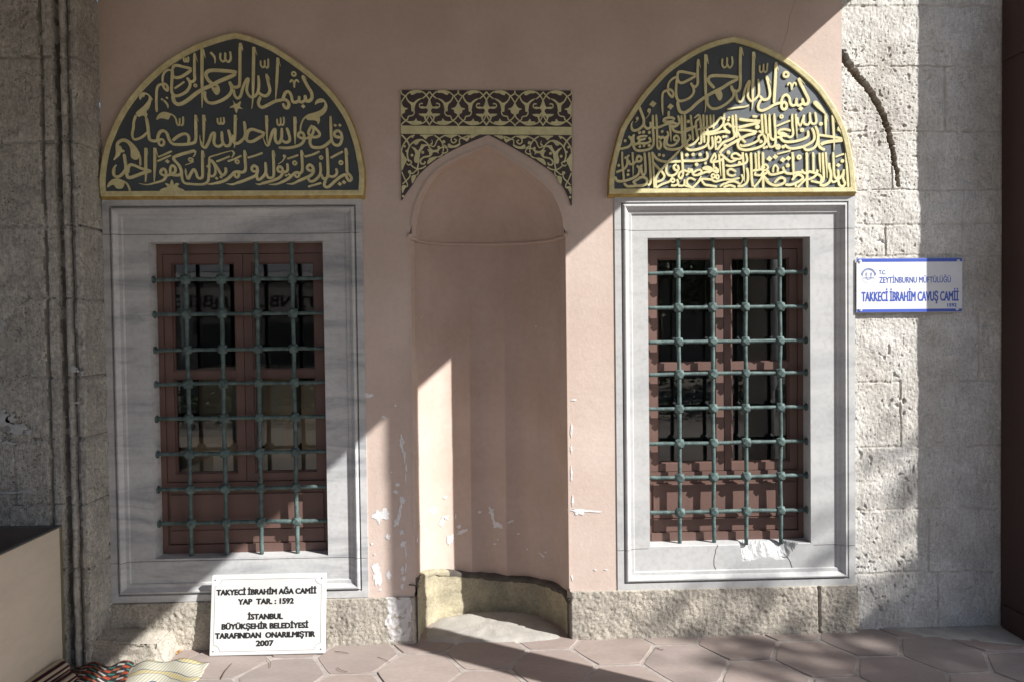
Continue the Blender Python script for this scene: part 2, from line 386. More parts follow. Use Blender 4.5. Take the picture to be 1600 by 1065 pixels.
    def blob(c, tu, tv, a, b, ang, k=30):
        nb[0] += 1; c = c + tu.cross(tv)*(.00003*nb[0]); a *= 1.25; b *= 1.25
        P_ = []; sd_ = random.uniform(0, 99)
        for i in range(k):
            t = 2*math.pi*i/k; r_ = max(.3, 1+.85*fr(math.cos(t)*1.5+sd_, math.sin(t)*1.5, 2, 4))
            x = math.cos(t)*a*r_; z = math.sin(t)*b*r_
            P_.append(c + tu*(x*math.cos(ang)-z*math.sin(ang)) + tv*(x*math.sin(ang)+z*math.cos(ang)))
        fm.add([c]+P_, [(0, i+1, (i+1) % k+1) for i in range(k)])
    X, Z = Vector((1, 0, 0)), Vector((0, 0, 1)); s_ = 1/300
    for px, py, a, b, an in [(599, 803, 9, 6, .5), (592, 807, 4, 7, 0), (586, 884, 5, 5, 0), (589, 897, 6, 12, .2), (607, 897, 3, 4, 0), (576, 617, 5, 3, .3), (600, 651, 3, 1.2, -.3), (618, 633, 1.2, 1.2, 0), (628, 691, 3, 8, 0),
                             (632, 712, 1.5, 9, 0), (621, 757, 3, 2, 0), (619, 768, 3.5, 2, -.2), (624, 803, 2.5, 8, -.15), (620, 815, 3, 6, -.4), (606, 838, 2.5, 4, 0), (627, 830, 2.5, 3.5, 0), (630, 848, 2.5, 6, -.3), (581, 849, 2, 1.5, 0),
                             (629, 890, 2, 5, 0), (631, 902, 2.5, 3.5, 0), (634, 886, 1, 6, 0), (628, 915, 2, 4, 0), (634, 745, 1, 8, 0), (634, 860, 1, 9, 0), (630, 780, 2, 4, .3), (594, 920, 2, 1.5, 0), (627, 784, 1.5, 9, 0), (585, 865, 1.5, 1.2, 0),
                             (612, 737, 1, 1, 0), (635, 730, 1, 5, 0), (918, 797, 20, 1.6, -.08), (905, 799, 6, 3, -.1), (897, 624, 3, 1, 0), (893, 740, 1.2, 9, 0), (893, 700, 1.2, 5, 0), (895, 780, 1.2, 7, 0), (894, 900, 1.2, 4, 0), (930, 889, 1.5, 1.2, 0), (947, 889, 2, 1, 0), (893, 672, 1, 10, 0), (940, 300, .1, .1, 0)]:
        blob(W(px, py) + Vector((0, -.0016, 0)), X, Z, a*s_, b*s_, an)
    for px, py, a, b, an in [(679, 798, 5, 3.5, .3), (671, 797, 3, 2, 0), (690, 815, 2.5, 5, -.3), (697, 807, 3, 2, 0), (703, 842, 4, 6, -.5), (724, 829, 9, 2, .45), (717, 822, 2.5, 3, .3), (712, 806, 1, 3, 0), (749, 799, 2.5, 1.5, 0), (768, 798, 3, 5, .3), (770, 808, 2, 8, .15), (774, 818, 3, 4, 0),
                             (781, 820, 5, 3, -.4), (797, 814, 3.5, 1.8, .3), (810, 833, 1.5, 1.2, 0), (773, 849, 2, 1, 0), (778, 842, 1, 1, 0), (824, 857, 1, 1, 0), (847, 866, 4, 1.5, -.5), (853, 862, 1.5, 1, .4), (651, 843, 1.5, 3, 0), (656, 820, 1, 3, 0), (695, 776, 2.5, 1.5, .4), (664, 828, 1.5, 2, 0), (680, 862, 1, 3, 0), (838, 510, 1, 1.2, 0), (658, 496, .8, .8, 0)]:
        p, tv = niche_hit(px, py)
        if p: blob(p, tv, Z, a*s_*1.1, b*s_*1.1, an)
    fm.build('flaked_paint', FLAKE, wall, recalc=False)
    cm = MB()
    for pl in ([(1243, 0), (1238, 14), (1233, 30), (1231, 47), (1226, 62), (1219, 84)],):
        P_ = cr([Vector((W(x, y).x, W(x, y).z)) for x, y in pl], 6)
        P_ = [p + Vector((random.uniform(-1, 1), random.uniform(-1, 1)))*.0012 for p in P_]
        cm.ribbon(P_, [.0013]*len(P_), -.0006, .001)
    cm.build('hairline_crack', mat('plaster_crack', (.30, .22, .18), .95, .1, 9, 0), wall)
plaster()

# stone lining low in the niche + its floor
def lining():
    t = empty('niche_base'); tag(t, 'worn yellowish stone lining with a grimy rim painted darker where shaded low inside the arched niche', 'stone base')
    P = facets((NX1-NX0)/2-.012, ND-.014, 8, .004)
    n = len(P); nzz = 26
    def top(x): 
        u = (x-NX0)/(NX1-NX0); return .300*(1-u) + .205*u - .05*math.sin(math.pi*u) + .006*fr(x*22, 2, 2)
    def fn(i, j):
        x, y = P[i]; zt = top(x); z = -.01+(zt-.02+.01)*j/(nzz-1); k = .010*fr(x*11, y*11, z*11) + .004*fr(x*40, y*40, z*40)
        bul = .008*(1-j/(nzz-1))
        dx, dy = x-(NX0+NX1)/2, y; L = math.hypot(dx, dy)+1e-6
        if i in (0, n-1): return (x - (.004 if i else -.004), -.012+.004*fr(z*30, 1, i), z)
        return (x-dx/L*(k+bul), y-dy/L*(k+bul), z)
    grid(n, nzz, fn).build('stone_face', STONE_N, t, smooth=True)
    def rim(i, j):
        x, y = P[i]; zt = top(x); dx, dy = x-(NX0+NX1)/2, max(y, 0); L = math.hypot(dx, dy)+1e-6
        off, dz = [(-.001, -.026), (-.005, -.013), (-.003, -.003), (.006, .002), (.040, .006)][j]
        k = .007*fr(x*26, y*26, j*.4)
        q = (x+dx/L*(off+k), y+dy/L*(off+k), zt+dz+.003*fr(x*45, y*45, 7))
        if i in (0, n-1): q = (q[0], -.014, q[2])
        return q
    gr = grid(n, 5, rim)
    for k, f in enumerate(gr.f):
        x = gr.v[f[0]][0]
        if -.395 < x < -.262 + .0*x: gr.m[k] = 1  # sunlit stretch keeps plain stone; elsewhere the grime tone also paints the shade
    gr.build('grimy_shaded_rim', [GRIME_SHADE, STONE_N], t, smooth=True)
    # chipped stone ends of the lining at the wall line
    Pf = [(x, y) for x, y in facets((NX1-NX0)/2-.02, ND-.02, 4, 0)]
    slab('niche_floor', [(x, y) for x, y in Pf] + [(NX1-.02, -.03), (.1, -.055), (-.2, -.05), (NX0+.02, -.02)], .008, CEMENT, .006)
    # fine dark scratch on the stone
lining()

# ------------------------------------------------------------------ rough plinth under the wall
def plinth(name, x0, x1, label, zt=.245, seed=0, endL=False, endR=False, white=None):
    res = .006; nx = int((x1-x0)/res); nz = 44
    def fn(i, j):
        x = x0+(x1-x0)*i/(nx-1); z = -.015 + (zt+.015)*min(j, 40)/40
        d = .008*fr(x*6, seed, z*6) + .007*abs(fr(x*24, seed+5, z*24)) + .004*fr(x*75, seed, z*75)
        y = -.016 + d - .014*(1-min(1, max(0, z)/zt))
        if j > 40: y = [.0, .004, .008, .012][j-41]*1.0 - .004 + (y if j == 41 else 0)*.4; z = zt + .002*fr(x*40, 1, 1)
        for jx in JOINTS:
            xx = jx + .006*fr(z*14, jx, 1)
            if abs(x-xx) < .006: y += .018
        e = min(i, nx-1-i)
        if (endL and i < 3) or (endR and nx-1-i < 3): y += (3-e)*.012
        return (x, y, z)
    m = grid(nx, nz, fn)
    if white:
        for k, f in enumerate(m.f):
            x, y, z = m.v[f[0]]
            if white[0]+.02*fr(z*14, 1, 4) < x < white[1]+.02*fr(z*14, 7, 4) and z > .012+.01*fr(x*30, 1, 1) and fr(x*25, 5, z*25) > -.42: m.m[k] = 1
    o = m.build(name, [STONE_P, mat('limewash', (.64, .63, .63), .9, .14, 14, .5, 60, tint=(.5, .46, .41), tscale=14, tfac=.7)], smooth=True); tag(o, label, 'plinth'); return o
JOINTS = [1.725, -1.33]
pl_l = plinth('stone_plinth', -1.99, NX0+.012, 'rough pitted stone plinth at the foot of the wall left of the niche', seed=3, zt=.238, endR=True, white=(-.555, -.435))
pl_r = plinth('stone_plinth', NX1-.012, 1.935, 'rough pitted stone plinth under the sunlit right window', seed=9, zt=.245, endL=True)
# ------------------------------------------------------------------ pale stone wall on the right
CRK = [(1316, 84), (1324, 96), (1334, 110), (1345, 124), (1356, 136), (1365, 152), (1374, 167), (1382, 184), (1389, 205), (1394, 228), (1398, 250), (1402, 270), (1405, 290)]
def right_wall():
    x0, x1, z0, z1, res = 1.862, 2.74, -.02, 3.9, .0055
    xs_ = list(np.arange(x0, 2.28, .003)) + list(np.arange(2.28, x1+res, res))
    zs_ = list(np.arange(z0, 2.30, res)) + list(np.arange(2.30, 3.13, .003)) + list(np.arange(3.13, 3.42, res)) + [z1]
    nx, nz = len(xs_), len(zs_); jset = set()
    crk = [(W(x, y).x, W(x, y).z) for x, y in CRK]
    zc = [3.30, 2.985, 2.643, 2.334, 2.155, 1.99, 1.681, 1.324, .975, .639, .30]
    vj = [(2.334, 1.99, 2.52), (2.155, 1.99, 2.10), (1.324, .975, 2.18), (1.681, 1.324, 2.61), (2.985, 2.643, 2.42), (.639, .30, 2.33), (.30, 0, 2.38), (2.643, 2.334, 2.13)]
    cset = set()
    def fn(i, j):
        x, z = float(xs_[i]), float(zs_[j])
        y = .006 + .006*fr(x*3, 1, z*3, 3) + .0022*fr(x*16, 4, z*16) + .0018*fr(x*60, 9, z*60)
        p = noise.noise(Vector((x*38, 3, z*38)))*noise.noise(Vector((x*7, 8, z*7)))
        if p > .17: y += .006
        if noise.noise(Vector((x*85, 11, z*85))) > .50: y += .004
        wob = .006*fr(x*5, 2, z*5)
        for q in zc:
            if abs(z+wob+.006*fr(x*14, q, 2)-q) < .0036 and fr(x*7, q, 5) > -.3: y += .005; jset.add((i, j))
        for a, b, q in vj:
            if b < z < a and abs(x+wob-q) < .004: y += .006; jset.add((i, j))
        # stepped plane per course
        k = sum(1 for q in zc if z < q); y += .0025*math.sin(k*7.3)
        if 2.25 < z < 3.1 and x < 2.3:
            best = 9; tt = 0
            for k in range(len(crk)-1):
                (ax, az), (bx, bz) = crk[k], crk[k+1]; dx, dz = bx-ax, bz-az
                t = max(0, min(1, ((x-ax)*dx+(z-az)*dz)/(dx*dx+dz*dz))); d = math.hypot(x-ax-dx*t, z-az-dz*t)
                if d < best: best = d; tt = (k+t)/(len(crk)-1)
            hw = (.014*(1-tt)**.7+.0075) + .009*fr(x*42, 6, z*42)
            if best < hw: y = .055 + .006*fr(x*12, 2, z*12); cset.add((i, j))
        if x < 1.922 and .26 < z < 2.30: y += .05
        return (x, y, z)
    g = grid(nx, nz, fn)
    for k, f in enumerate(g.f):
        if sum(((q % nx, q//nx) in cset) for q in f) >= 2: g.m[k] = 1  # crack floor: brown mortar fill, coloured darker to stand in for groove shadow
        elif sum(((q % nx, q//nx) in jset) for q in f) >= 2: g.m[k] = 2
    o = g.build('stone_wall', [STONE_L, mat('shaded_earth_mortar', (.30, .25, .19), .95, .3, 20, .8, 60), mat('joint_mortar', (.53, .50, .45), .95, .25, 20, .6, 70)], smooth=True)
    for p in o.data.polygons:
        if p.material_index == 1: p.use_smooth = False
    tag(o, 'pale pitted limestone wall with a long jagged crack right of the sunlit window', 'wall')
right_wall()

# ------------------------------------------------------------------ weathered stone pilaster on the left
def pilaster():
    prof = [(-3.4, -.19), (-2.150, -.19), (-2.143, -.172), (-2.135, -.176), (-2.128, -.186), (-2.088, -.186), (-2.080, -.15), (-2.070, -.135), (-2.060, -.15), (-2.056, -.172), (-2.048, -.186), (-2.038, -.191),
            (-2.028, -.186), (-2.020, -.172), (-2.015, -.158), (-2.010, -.16), (-2.006, -.188), (-1.972, -.19), (-1.9665, -.184), (-1.966, .012)]
    P = []
    for a, b in zip(prof, prof[1:]):
        a, b = Vector(a), Vector(b); k = max(1, int((b-a).length/.009))
        if a.x < -3: P += [a, Vector((-2.6, -.19))]; a = Vector((-2.6, -.19)); k = 50
        P += [a.lerp(b, t/k) for t in range(k)]
    P.append(Vector(prof[-1])); n = len(P); res = .009; nz = int(3.45/res)
    q_ = lambda z: round(z*3)
    zc = [3.32, 2.96, 2.55, 2.15, 1.80, 1.42, 1.12, .80, .48]
    def fn(i, j):
        x, y = P[i]; z = -.02+res*j if j < nz-1 else 3.9
        d = .006*fr(x*5, 1, z*5, 3) + .005*fr(x*18, y*18, z*18) + .0025*fr(x*60, y*60, z*60)
        if noise.noise(Vector((x*30, y*30+3, z*30))) > .5: d += .007
        for q in zc:
            if abs(z-q+.004*fr(x*6, 1, q)) < .0055: d += .010
        if x < -2.15:
            for q, a, b in ((-2.24, 1.42, 1.80), (-2.31, .8, 1.12)):
                if abs(x-q) < .005 and a < z < b: d += .006
        if x > -1.97: return (x-d, y, z)
        return (x, y+d, z)
    g = grid(n, nz, fn)
    for k, f in enumerate(g.f):
        x, y, z = g.v[f[0]]; jx = .004*fr(3, 2, z*8)
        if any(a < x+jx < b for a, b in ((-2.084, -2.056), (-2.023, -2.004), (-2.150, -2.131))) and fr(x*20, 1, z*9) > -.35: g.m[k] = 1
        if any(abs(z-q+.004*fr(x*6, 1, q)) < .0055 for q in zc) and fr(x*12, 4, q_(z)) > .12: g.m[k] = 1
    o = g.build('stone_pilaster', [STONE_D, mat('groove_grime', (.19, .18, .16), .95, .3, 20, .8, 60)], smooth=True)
    tag(o, 'dark weathered stone pilaster with vertical mouldings at the left edge', 'pilaster')
    random.seed(5); MSM = mat('pale_mortar', (.42, .42, .42), .95, .2, 30, .6, 70)
    for px, py, a, b in ((20, 660, 20, 16), (5, 665, 12, 20), (38, 672, 12, 6), (121, 575, 7, 6), (128, 582, 5, 4), (30, 768, 22, 2.5), (8, 770, 10, 3), (120, 628, 8, 1.5), (6, 508, 5, 9), (12, 690, 14, 3), (60, 660, 3, 3)):
        fm = MB()
        for q in range(5):
            c = W(px+random.uniform(-a, a)*.8, py+random.uniform(-b, b)*.8, -.19); sd_ = random.uniform(0, 99); k = 14; PP = []
            for i in range(k):
                t = 2*math.pi*i/k; r_ = max(.3, 1+.9*fr(math.cos(t)*1.5+sd_, math.sin(t)*1.5, 2, 3))*.4/300
                PP.append((c.x+math.cos(t)*a*r_, -.200-.0004*q, c.z+math.sin(t)*b*r_))
            fm.add([(c.x, -.200-.0004*q, c.z)]+PP, [(0, i+1, (i+1) % k+1) for i in range(k)])
        fm.build('mortar_smear', MSM, o, recalc=False)
pilaster()

# rough stone block at the pilaster's foot
def block():
    x0, x1, y0, y1, z1 = -1.995, -1.66, -.185, .0, .125
    b = bmesh.new(); bmesh.ops.create_cube(b, size=1); bmesh.ops.subdivide_edges(b, edges=b.edges, cuts=24, use_grid_fill=True)
    for v in b.verts:
        x, y, z = v.co.x+.5, v.co.y+.5, v.co.z+.5
        X = x0+(x1-x0+.05*(1-z))*x; Y = y0+(y1-y0)*y - .0; Z = -.02+(z1+.02)*z
        if z > .9: Z -= .03*x*x
        n = fr(X*9, Y*9, Z*9)*.012 + fr(X*32, Y*32, Z*32)*.006
        d = Vector((v.co.x, v.co.y, v.co.z)).normalized(); v.co = Vector((X, Y, Z)) + d*n
        # worn edges
        e = sum(1 for q in (abs(x-.5), abs(y-.5), abs(z-.5)) if q > .46)
        if e >= 2: v.co -= d*.010
    me = bpy.data.meshes.new('stone_block'); b.to_mesh(me); b.free(); me.materials.append(STONE_P)
    me.polygons.foreach_set('use_smooth', [True]*len(me.polygons))
    o = link(bpy.data.objects.new('stone_block', me)); tag(o, 'low rough stone block in the corner behind the woven rug', 'stone block')
block()

# ------------------------------------------------------------------ windows
VI = .014
PROF = [(0, .03), (0, -.005), (.034, -.006), (.038, .011), (.045, -.009), (.050, -.014), (.056, -.015), (.074, .005), (.090, .006), (.094, VI)]
def make_window(fr_, label, vb, hb, chip, group):
    ox0, ox1, oz0, oz1 = fr_['o']; ix0, ix1, iz0, iz1 = fr_['i']
    root = empty('window', ((ix0+ix1)/2, 0, iz0)); tag(root, label, 'window', group)
    inv = Matrix.Translation(root.location).inverted()
    def put(mb, name, mats, parent=root, smooth=False, recalc=True):
        o = mb.build(name, mats, None, smooth, recalc); o.parent = parent
        if parent is root: o.matrix_parent_inverse = inv
        return o
    # marble surround: profile swept round the rectangle, cut into lintel, sill and jambs
    rings = [((ox0+u, ox1-u, oz0+u, oz1-u), v) for u, v in PROF] + [((ix0, ix1, iz0, iz1), VI), ((ix0, ix1, iz0, iz1), .135)]
    base = bmesh.new(); R = []
    for (a, b_, c, d), v in rings: R.append([base.verts.new(p) for p in ((a, v, c), (b_, v, c), (b_, v, d), (a, v, d))])
    nr = len(rings)
    for i in range(nr-1):
        for k in range(4):
            if chip and k == 0 and i >= nr-3: continue
            base.faces.new((R[i][k], R[i][(k+1) % 4], R[i+1][(k+1) % 4], R[i+1][k]))
    bmesh.ops.bevel(base, geom=[e for e in base.edges if len(e.link_faces) == 2 and abs(e.calc_face_angle(0)) > .5], offset=.0025, segments=2, affect='EDGES')
    zt, zb = iz1+.004+.035, iz0-.012
    g = .0013
    cuts = {'lintel': [((0, 0, zt+g), (0, 0, -1))], 'sill': [((0, 0, zb-g), (0, 0, 1))],
            'jamb_l': [((0, 0, zt-g), (0, 0, 1)), ((0, 0, zb+g), (0, 0, -1)), (((ix0+ix1)/2, 0, 0), (1, 0, 0))],
            'jamb_r': [((0, 0, zt-g), (0, 0, 1)), ((0, 0, zb+g), (0, 0, -1)), (((ix0+ix1)/2, 0, 0), (-1, 0, 0))]}
    for nm, cl in cuts.items():
        b = base.copy()
        for co, no in cl:
            bmesh.ops.bisect_plane(b, geom=b.verts[:]+b.edges[:]+b.faces[:], plane_co=co, plane_no=no, clear_outer=True)
        bmesh.ops.recalc_face_normals(b, faces=b.faces)
        n2 = {'jamb_l': 'jamb', 'jamb_r': 'jamb'}.get(nm, nm)
        me = bpy.data.meshes.new(n2); b.to_mesh(me); b.free(); me.materials.append(MARBLE_L if chip else MARBLE)
        o = link(bpy.data.objects.new(n2, me)); o.parent = root; o.matrix_parent_inverse = inv
        if nm == 'sill': sill = o
    base.free()
    # dark bed behind the joints
    m = MB(); m.box((ox0+.01, VI+.002, zt-.004), (ix0-.002, VI+.005, zt+.004)); m.box((ix1+.002, VI+.002, zt-.004), (ox1-.01, VI+.005, zt+.004)); m.box((ox0+.01, VI+.002, zb-.004), (ix0-.002, VI+.005, zb+.004)); m.box((ix1+.002, VI+.002, zb-.004), (ox1-.01, VI+.005, zb+.004))
    put(m, 'mortar_joint', DARKLINE)
    if chip:
        zu = oz0+.094; L = iz0-zu; nx, ns = 150, 44
        c0, c1, c2 = W(1158, 860).x, W(1232, 860).x, W(1243, 860).x
        def zcut(x):
            if x < c0 or x > c2+.02: return 9
            t = (x-c0)/(c1-c0)
            d = .082*min(1, t/.06)*(1-.12*t+.12*math.sin(t*9)) if t < 1 else .082*.9*max(0, 1-(x-c1)/(c2-c1+.02))
            return iz0 - d + .008*fr(x*26, 3, 3)
        def fn(i, s_):
            t = s_/(ns-1)*(L+.118); ft = min(1, t/L); xl_ = ox0+.094+(ix0-ox0-.094)*ft; xr_ = ox1-.094+(ix1-ox1+.094)*ft; x = xl_ + (xr_-xl_)*i/(nx-1)
            y, z = (VI, zu+t) if t <= L else (VI+t-L, iz0)
            zc = zcut(x); sl = .85
            if zc < 8 and z > zc:
                rn = .008*fr(x*24, t*30, 3) + .004*fr(x*60, t*80, 5)
                if t <= L: y2 = VI + (z-zc)*sl + rn*min(1, (z-zc)/.012); y = max(y, min(y2, .09))
                else:
                    zz = zc + (y-VI)/sl + rn; z = min(iz0, zz)
            return (x, y, z)
        patch = grid(nx, ns, fn); put(patch, 'chipped_ledge', MARBLE_L, root)
    # cracks across the sill
    m = MB(); random.seed(3)
    for pl in (([(1124, 853), (1119, 868), (1118, 884), (1123, 900), (1120, 918)], [(1228, 868), (1236, 876), (1241, 890), (1242, 914)]) if chip else ([(545, 395), (552, 470), (548, 560)],)):
        P = cr([Vector((W(x, y, -.01).x, W(x, y, -.01).z)) for x, y in pl], 6); P = [p+Vector((random.uniform(-1, 1), random.uniform(-1, 1)))*.002 for p in P]
        if chip: m.ribbon(P, [.0022]*len(P), VI-.0012, VI+.002)
    if m.v: put(m, 'hairline_crack', DARKLINE)
    # timber: outer frame, two casements, lower panel
    y0 = .100
    def fp(px, py=600): return W(px, py, .09).x
    m = MB(); fw = .058
    zr = iz0+.375
    m.box((ix0-.03, y0, iz0-.01), (ix0+fw-.03, y0+.05, iz1+.02)); m.box((ix1-fw+.03, y0, iz0-.01), (ix1+.03, y0+.05, iz1+.02))
    m.box((ix0+fw-.03, y0, iz1-.052), (ix1-fw+.03, y0+.05, iz1+.02)); m.box((ix0+fw-.03, y0, zr-.035), (ix1-fw+.03, y0+.05, zr)); m.box((ix0+fw-.03, y0-.004, iz0-.01), (ix1-fw+.03, y0+.05, iz0+.045))
    put(m, 'outer_frame', WOOD)
    m = MB(); a, b_ = ix0+fw-.028, ix1-fw+.028
    m.box((a, y0+.012, iz0+.046), (b_, y0+.04, zr-.036))
    m.box((a+.012, y0+.004, iz0+.125), (b_-.012, y0+.014, zr-.066)); m.box((a+.012, y0+.006, iz0+.05), (b_-.012, y0+.014, iz0+.118))
    put(m, 'lower_panel', WOOD)
    mid = (a+b_)/2; zt_ = iz1-.055; zm = zr + (zt_-zr)*.475
    for q, (c0, c1) in enumerate(((a, mid-.0015), (mid+.0015, b_))):
        m = MB(); st = .042; yy = y0+.007
        m.box((c0, yy, zr+.003), (c0+st, yy+.04, zt_)); m.box((c1-st, yy, zr+.003), (c1, yy+.04, zt_))
        m.box((c0+st, yy, zt_-.045), (c1-st, yy+.04, zt_)); m.box((c0+st, yy, zr+.003), (c1-st, yy+.04, zr+.045)); m.box((c0+st, yy+.002, zm-.02), (c1-st, yy+.04, zm+.02))
        # glazing beads
        for za, zb_ in ((zm+.02, zt_-.045), (zr+.045, zm-.02)):
            m.box((c0+st, yy+.012, za), (c0+st+.007, yy+.03, zb_)); m.box((c1-st-.007, yy+.012, za), (c1-st, yy+.03, zb_))
            m.box((c0+st+.007, yy+.012, za), (c1-st-.007, yy+.03, za+.007)); m.box((c0+st+.007, yy+.012, zb_-.007), (c1-st-.007, yy+.03, zb_))
        cs = put(m, 'casement', WOOD)
        for k, (za, zb_) in enumerate(((zm+.02, zt_-.045), (zr+.045, zm-.02))):
            p = MB(); rx = random.uniform(-.002, .002); yq = yy+.024
            p.add([(c0+st, yq+rx, za), (c1-st, yq-rx, za), (c1-st, yq-rx*.5, zb_), (c0+st, yq+rx*.5, zb_)], [(0, 1, 2, 3)])
            o = p.build('pane', GLASS, None, recalc=False); o.parent = cs
        if q == 0 and False: pass
    # iron grille
    random.seed(21); yb = .058; rb = .0108
    xs = [W(px, 600, yb).x for px in vb]; xm = (vb[0]+vb[-1])/2
    zs = [W(xm, py, yb).z for py in hb]
    for x in xs:
        m = MB(); pts = []
        zz = [iz1+.02, iz1-.02] + zs + [iz0-.015]
        for z in zz: pts.append((x+random.uniform(-.0025, .0025), yb, z))
        m.tube(cr([Vector(p) for p in pts], 3), rb, 10, wob=.05); put(m, 'vertical_bar', IRON, smooth=True)
    for z in zs:
        m = MB(); pts = [(ix0-.02, yb, z+random.uniform(-.003, .003))] + [(x, yb, z+random.uniform(-.002, .002)) for x in xs] + [(ix1+.02, yb, z+random.uniform(-.003, .003))]
        m.tube(cr([Vector(p) for p in pts], 3), rb*.98, 10, wob=.05)
        m.tube([(ix0-.01, yb, z), (ix0+.006, yb, z)], .02, 10, 1); m.tube([(ix1-.006, yb, z), (ix1+.01, yb, z)], .02, 10, 1)
        hbar = put(m, 'horizontal_bar', [IRON, IRON], smooth=True)
        for x in xs:
            k = MB(); b = bmesh.new(); rr = .034*random.uniform(.92, 1.06)
            V = []
            for s1 in (-1, 1):
                V += [(s1*.50, -.60, 0), (0, -.60, s1*.50), (s1*.45, .6, 0), (0, .6, s1*.45)]
                for s2 in (-1, 1): V += [(s1*.58, -.05, s2*.58)]
            V += [(s_*.74, 0, 0) for s_ in (-1, 1)] + [(0, 0, s_*.74) for s_ in (-1, 1)]
            rot = Matrix.Rotation(random.uniform(-.12, .12), 3, 'Y') @ Matrix.Rotation(random.uniform(-.12, .12), 3, 'Z')
            for v in V: b.verts.new(rot @ (Vector(v)*rr*1.12) + Vector((x, yb-.001, z)))
            bmesh.ops.convex_hull(b, input=b.verts)
            bmesh.ops.bevel(b, geom=b.edges[:], offset=.0012, segments=1, affect='EDGES')
            me = bpy.data.meshes.new('knot'); b.to_mesh(me); b.free(); me.materials.append(IRON)
            o = link(bpy.data.objects.new('knot', me)); o.parent = hbar
    return root
win_l = make_window(FRL, 'shaded marble framed window with iron grille and cartons behind its glass', (294, 349, 404, 460), (436, 490, 545, 598, 652, 707, 762, 815), False, 'grilled marble windows')
win_r = make_window(FRR, 'sunlit marble framed window with iron grille and a chipped cracked sill', (1061, 1114, 1165, 1219), (426, 480, 533, 583, 637, 691, 744, 798), True, 'grilled marble windows')

# dim rooms behind the glass
def room(x0, x1):
    m = MB(); y0, y1, z0, z1 = .138, 2.6, .1, 2.7
    m.add([(x0, y0, z0), (x1, y0, z0), (x1, y1, z0), (x0, y1, z0), (x0, y0, z1), (x1, y0, z1), (x1, y1, z1), (x0, y1, z1)], [(0, 1, 2, 3), (4, 7, 6, 5), (2, 6, 7, 3), (0, 3, 7, 4), (1, 5, 6, 2)])
    for a, b_ in (((x0, y0-.13), (x0, y0)), ((x1, y0-.13), (x1, y0))):
        m.add([(a[0], a[1], z0), (b_[0], b_[1], z0), (b_[0], b_[1], z1), (a[0], a[1], z1)], [(0, 1, 2, 3)])
    m.add([(x0, .008, z0), (x1, .008, z0), (x1, y0, z0), (x0, y0, z0)], [(0, 1, 2, 3)]); m.add([(x0, .008, z1), (x1, .008, z1), (x1, y0, z1), (x0, y0, z1)], [(0, 1, 2, 3)])
    tag(m.build('interior_room', INSIDE, recalc=False), kind='structure')
room(-2.1, -.5); room(.5, 2.2)
m = MB(); m.box((-1.95, .2, .74), (-.65, .95, .78)); m.box((-1.9, .25, .1), (-1.85, .9, .74)); m.box((-.75, .25, .1), (-.7, .9, .74)); o = m.build('table', mat('table_top', (.3, .22, .15)))
tag(o, 'low table just inside the shaded left window', 'table')
def carton(x0, x1, y0, y1, z1, label, rz, open_=False):
    t = empty('carton', ((x0+x1)/2, (y0+y1)/2, .78)); t.rotation_euler.z = rz; tag(t, label, 'carton', 'cartons behind the left window')
    a, b_, h = (x1-x0)/2, (y1-y0)/2, z1-.78; m = MB()
    if open_:
        for q in (((-a, -b_, .002), (a, b_, .006)), ((-a, -b_, .006), (a, -b_+.006, h)), ((-a, b_-.006, .006), (a, b_, h)), ((-a, -b_+.006, .006), (-a+.006, b_-.006, h)), ((a-.006, -b_+.006, .006), (a, b_-.006, h))): m.box(*q)
    else: m.box((-a, -b_, .002), (a, b_, h))
    m.build('box_body', CARD, t)
    f = MB()
    if open_: f.add([(-a, -b_, h), (a, -b_, h), (a, -b_-.09, h+.05), (-a, -b_-.09, h+.05)], [(0, 1, 2, 3)]); f.build('flap', CARD, t)
    else: f.box((-.025, -b_-.001, h*.3), (.025, b_+.001, h+.001)); f.build('packing_tape', mat('tape', (.5, .4, .27), .4), t)
carton(-1.74, -1.36, .55, .9, 1.42, 'tall closed carton behind the left casement of the shaded window', .08)
carton(-1.70, -1.38, .24, .48, 1.02, 'open carton with a raised flap low behind the shaded window', -.1, True)
carton(-1.26, -1.10, .26, .6, 1.40, 'narrow upright carton behind the right casement of the shaded window', 0)
carton(-1.06, -.88, .26, .6, 1.34, 'plain carton at the right end of the table behind the shaded window', .05)

# ------------------------------------------------------------------ traced calligraphy: stroke tables (tile, width, flags, points) surveyed from the panels
TILES = {'A': (230, 60), 'B': (370, 60), 'C': (170, 140), 'D': (300, 140), 'E': (420, 140), 'F': (150, 210), 'G': (290, 210), 'H': (415, 210),
         'a': (1020, 55), 'b': (1140, 70), 'c': (940, 150), 'd': (1060, 150), 'e': (1190, 150), 'f': (940, 205), 'g': (1070, 205), 'h': (1190, 205), 'I': (615, 130), 'K': (615, 205)}
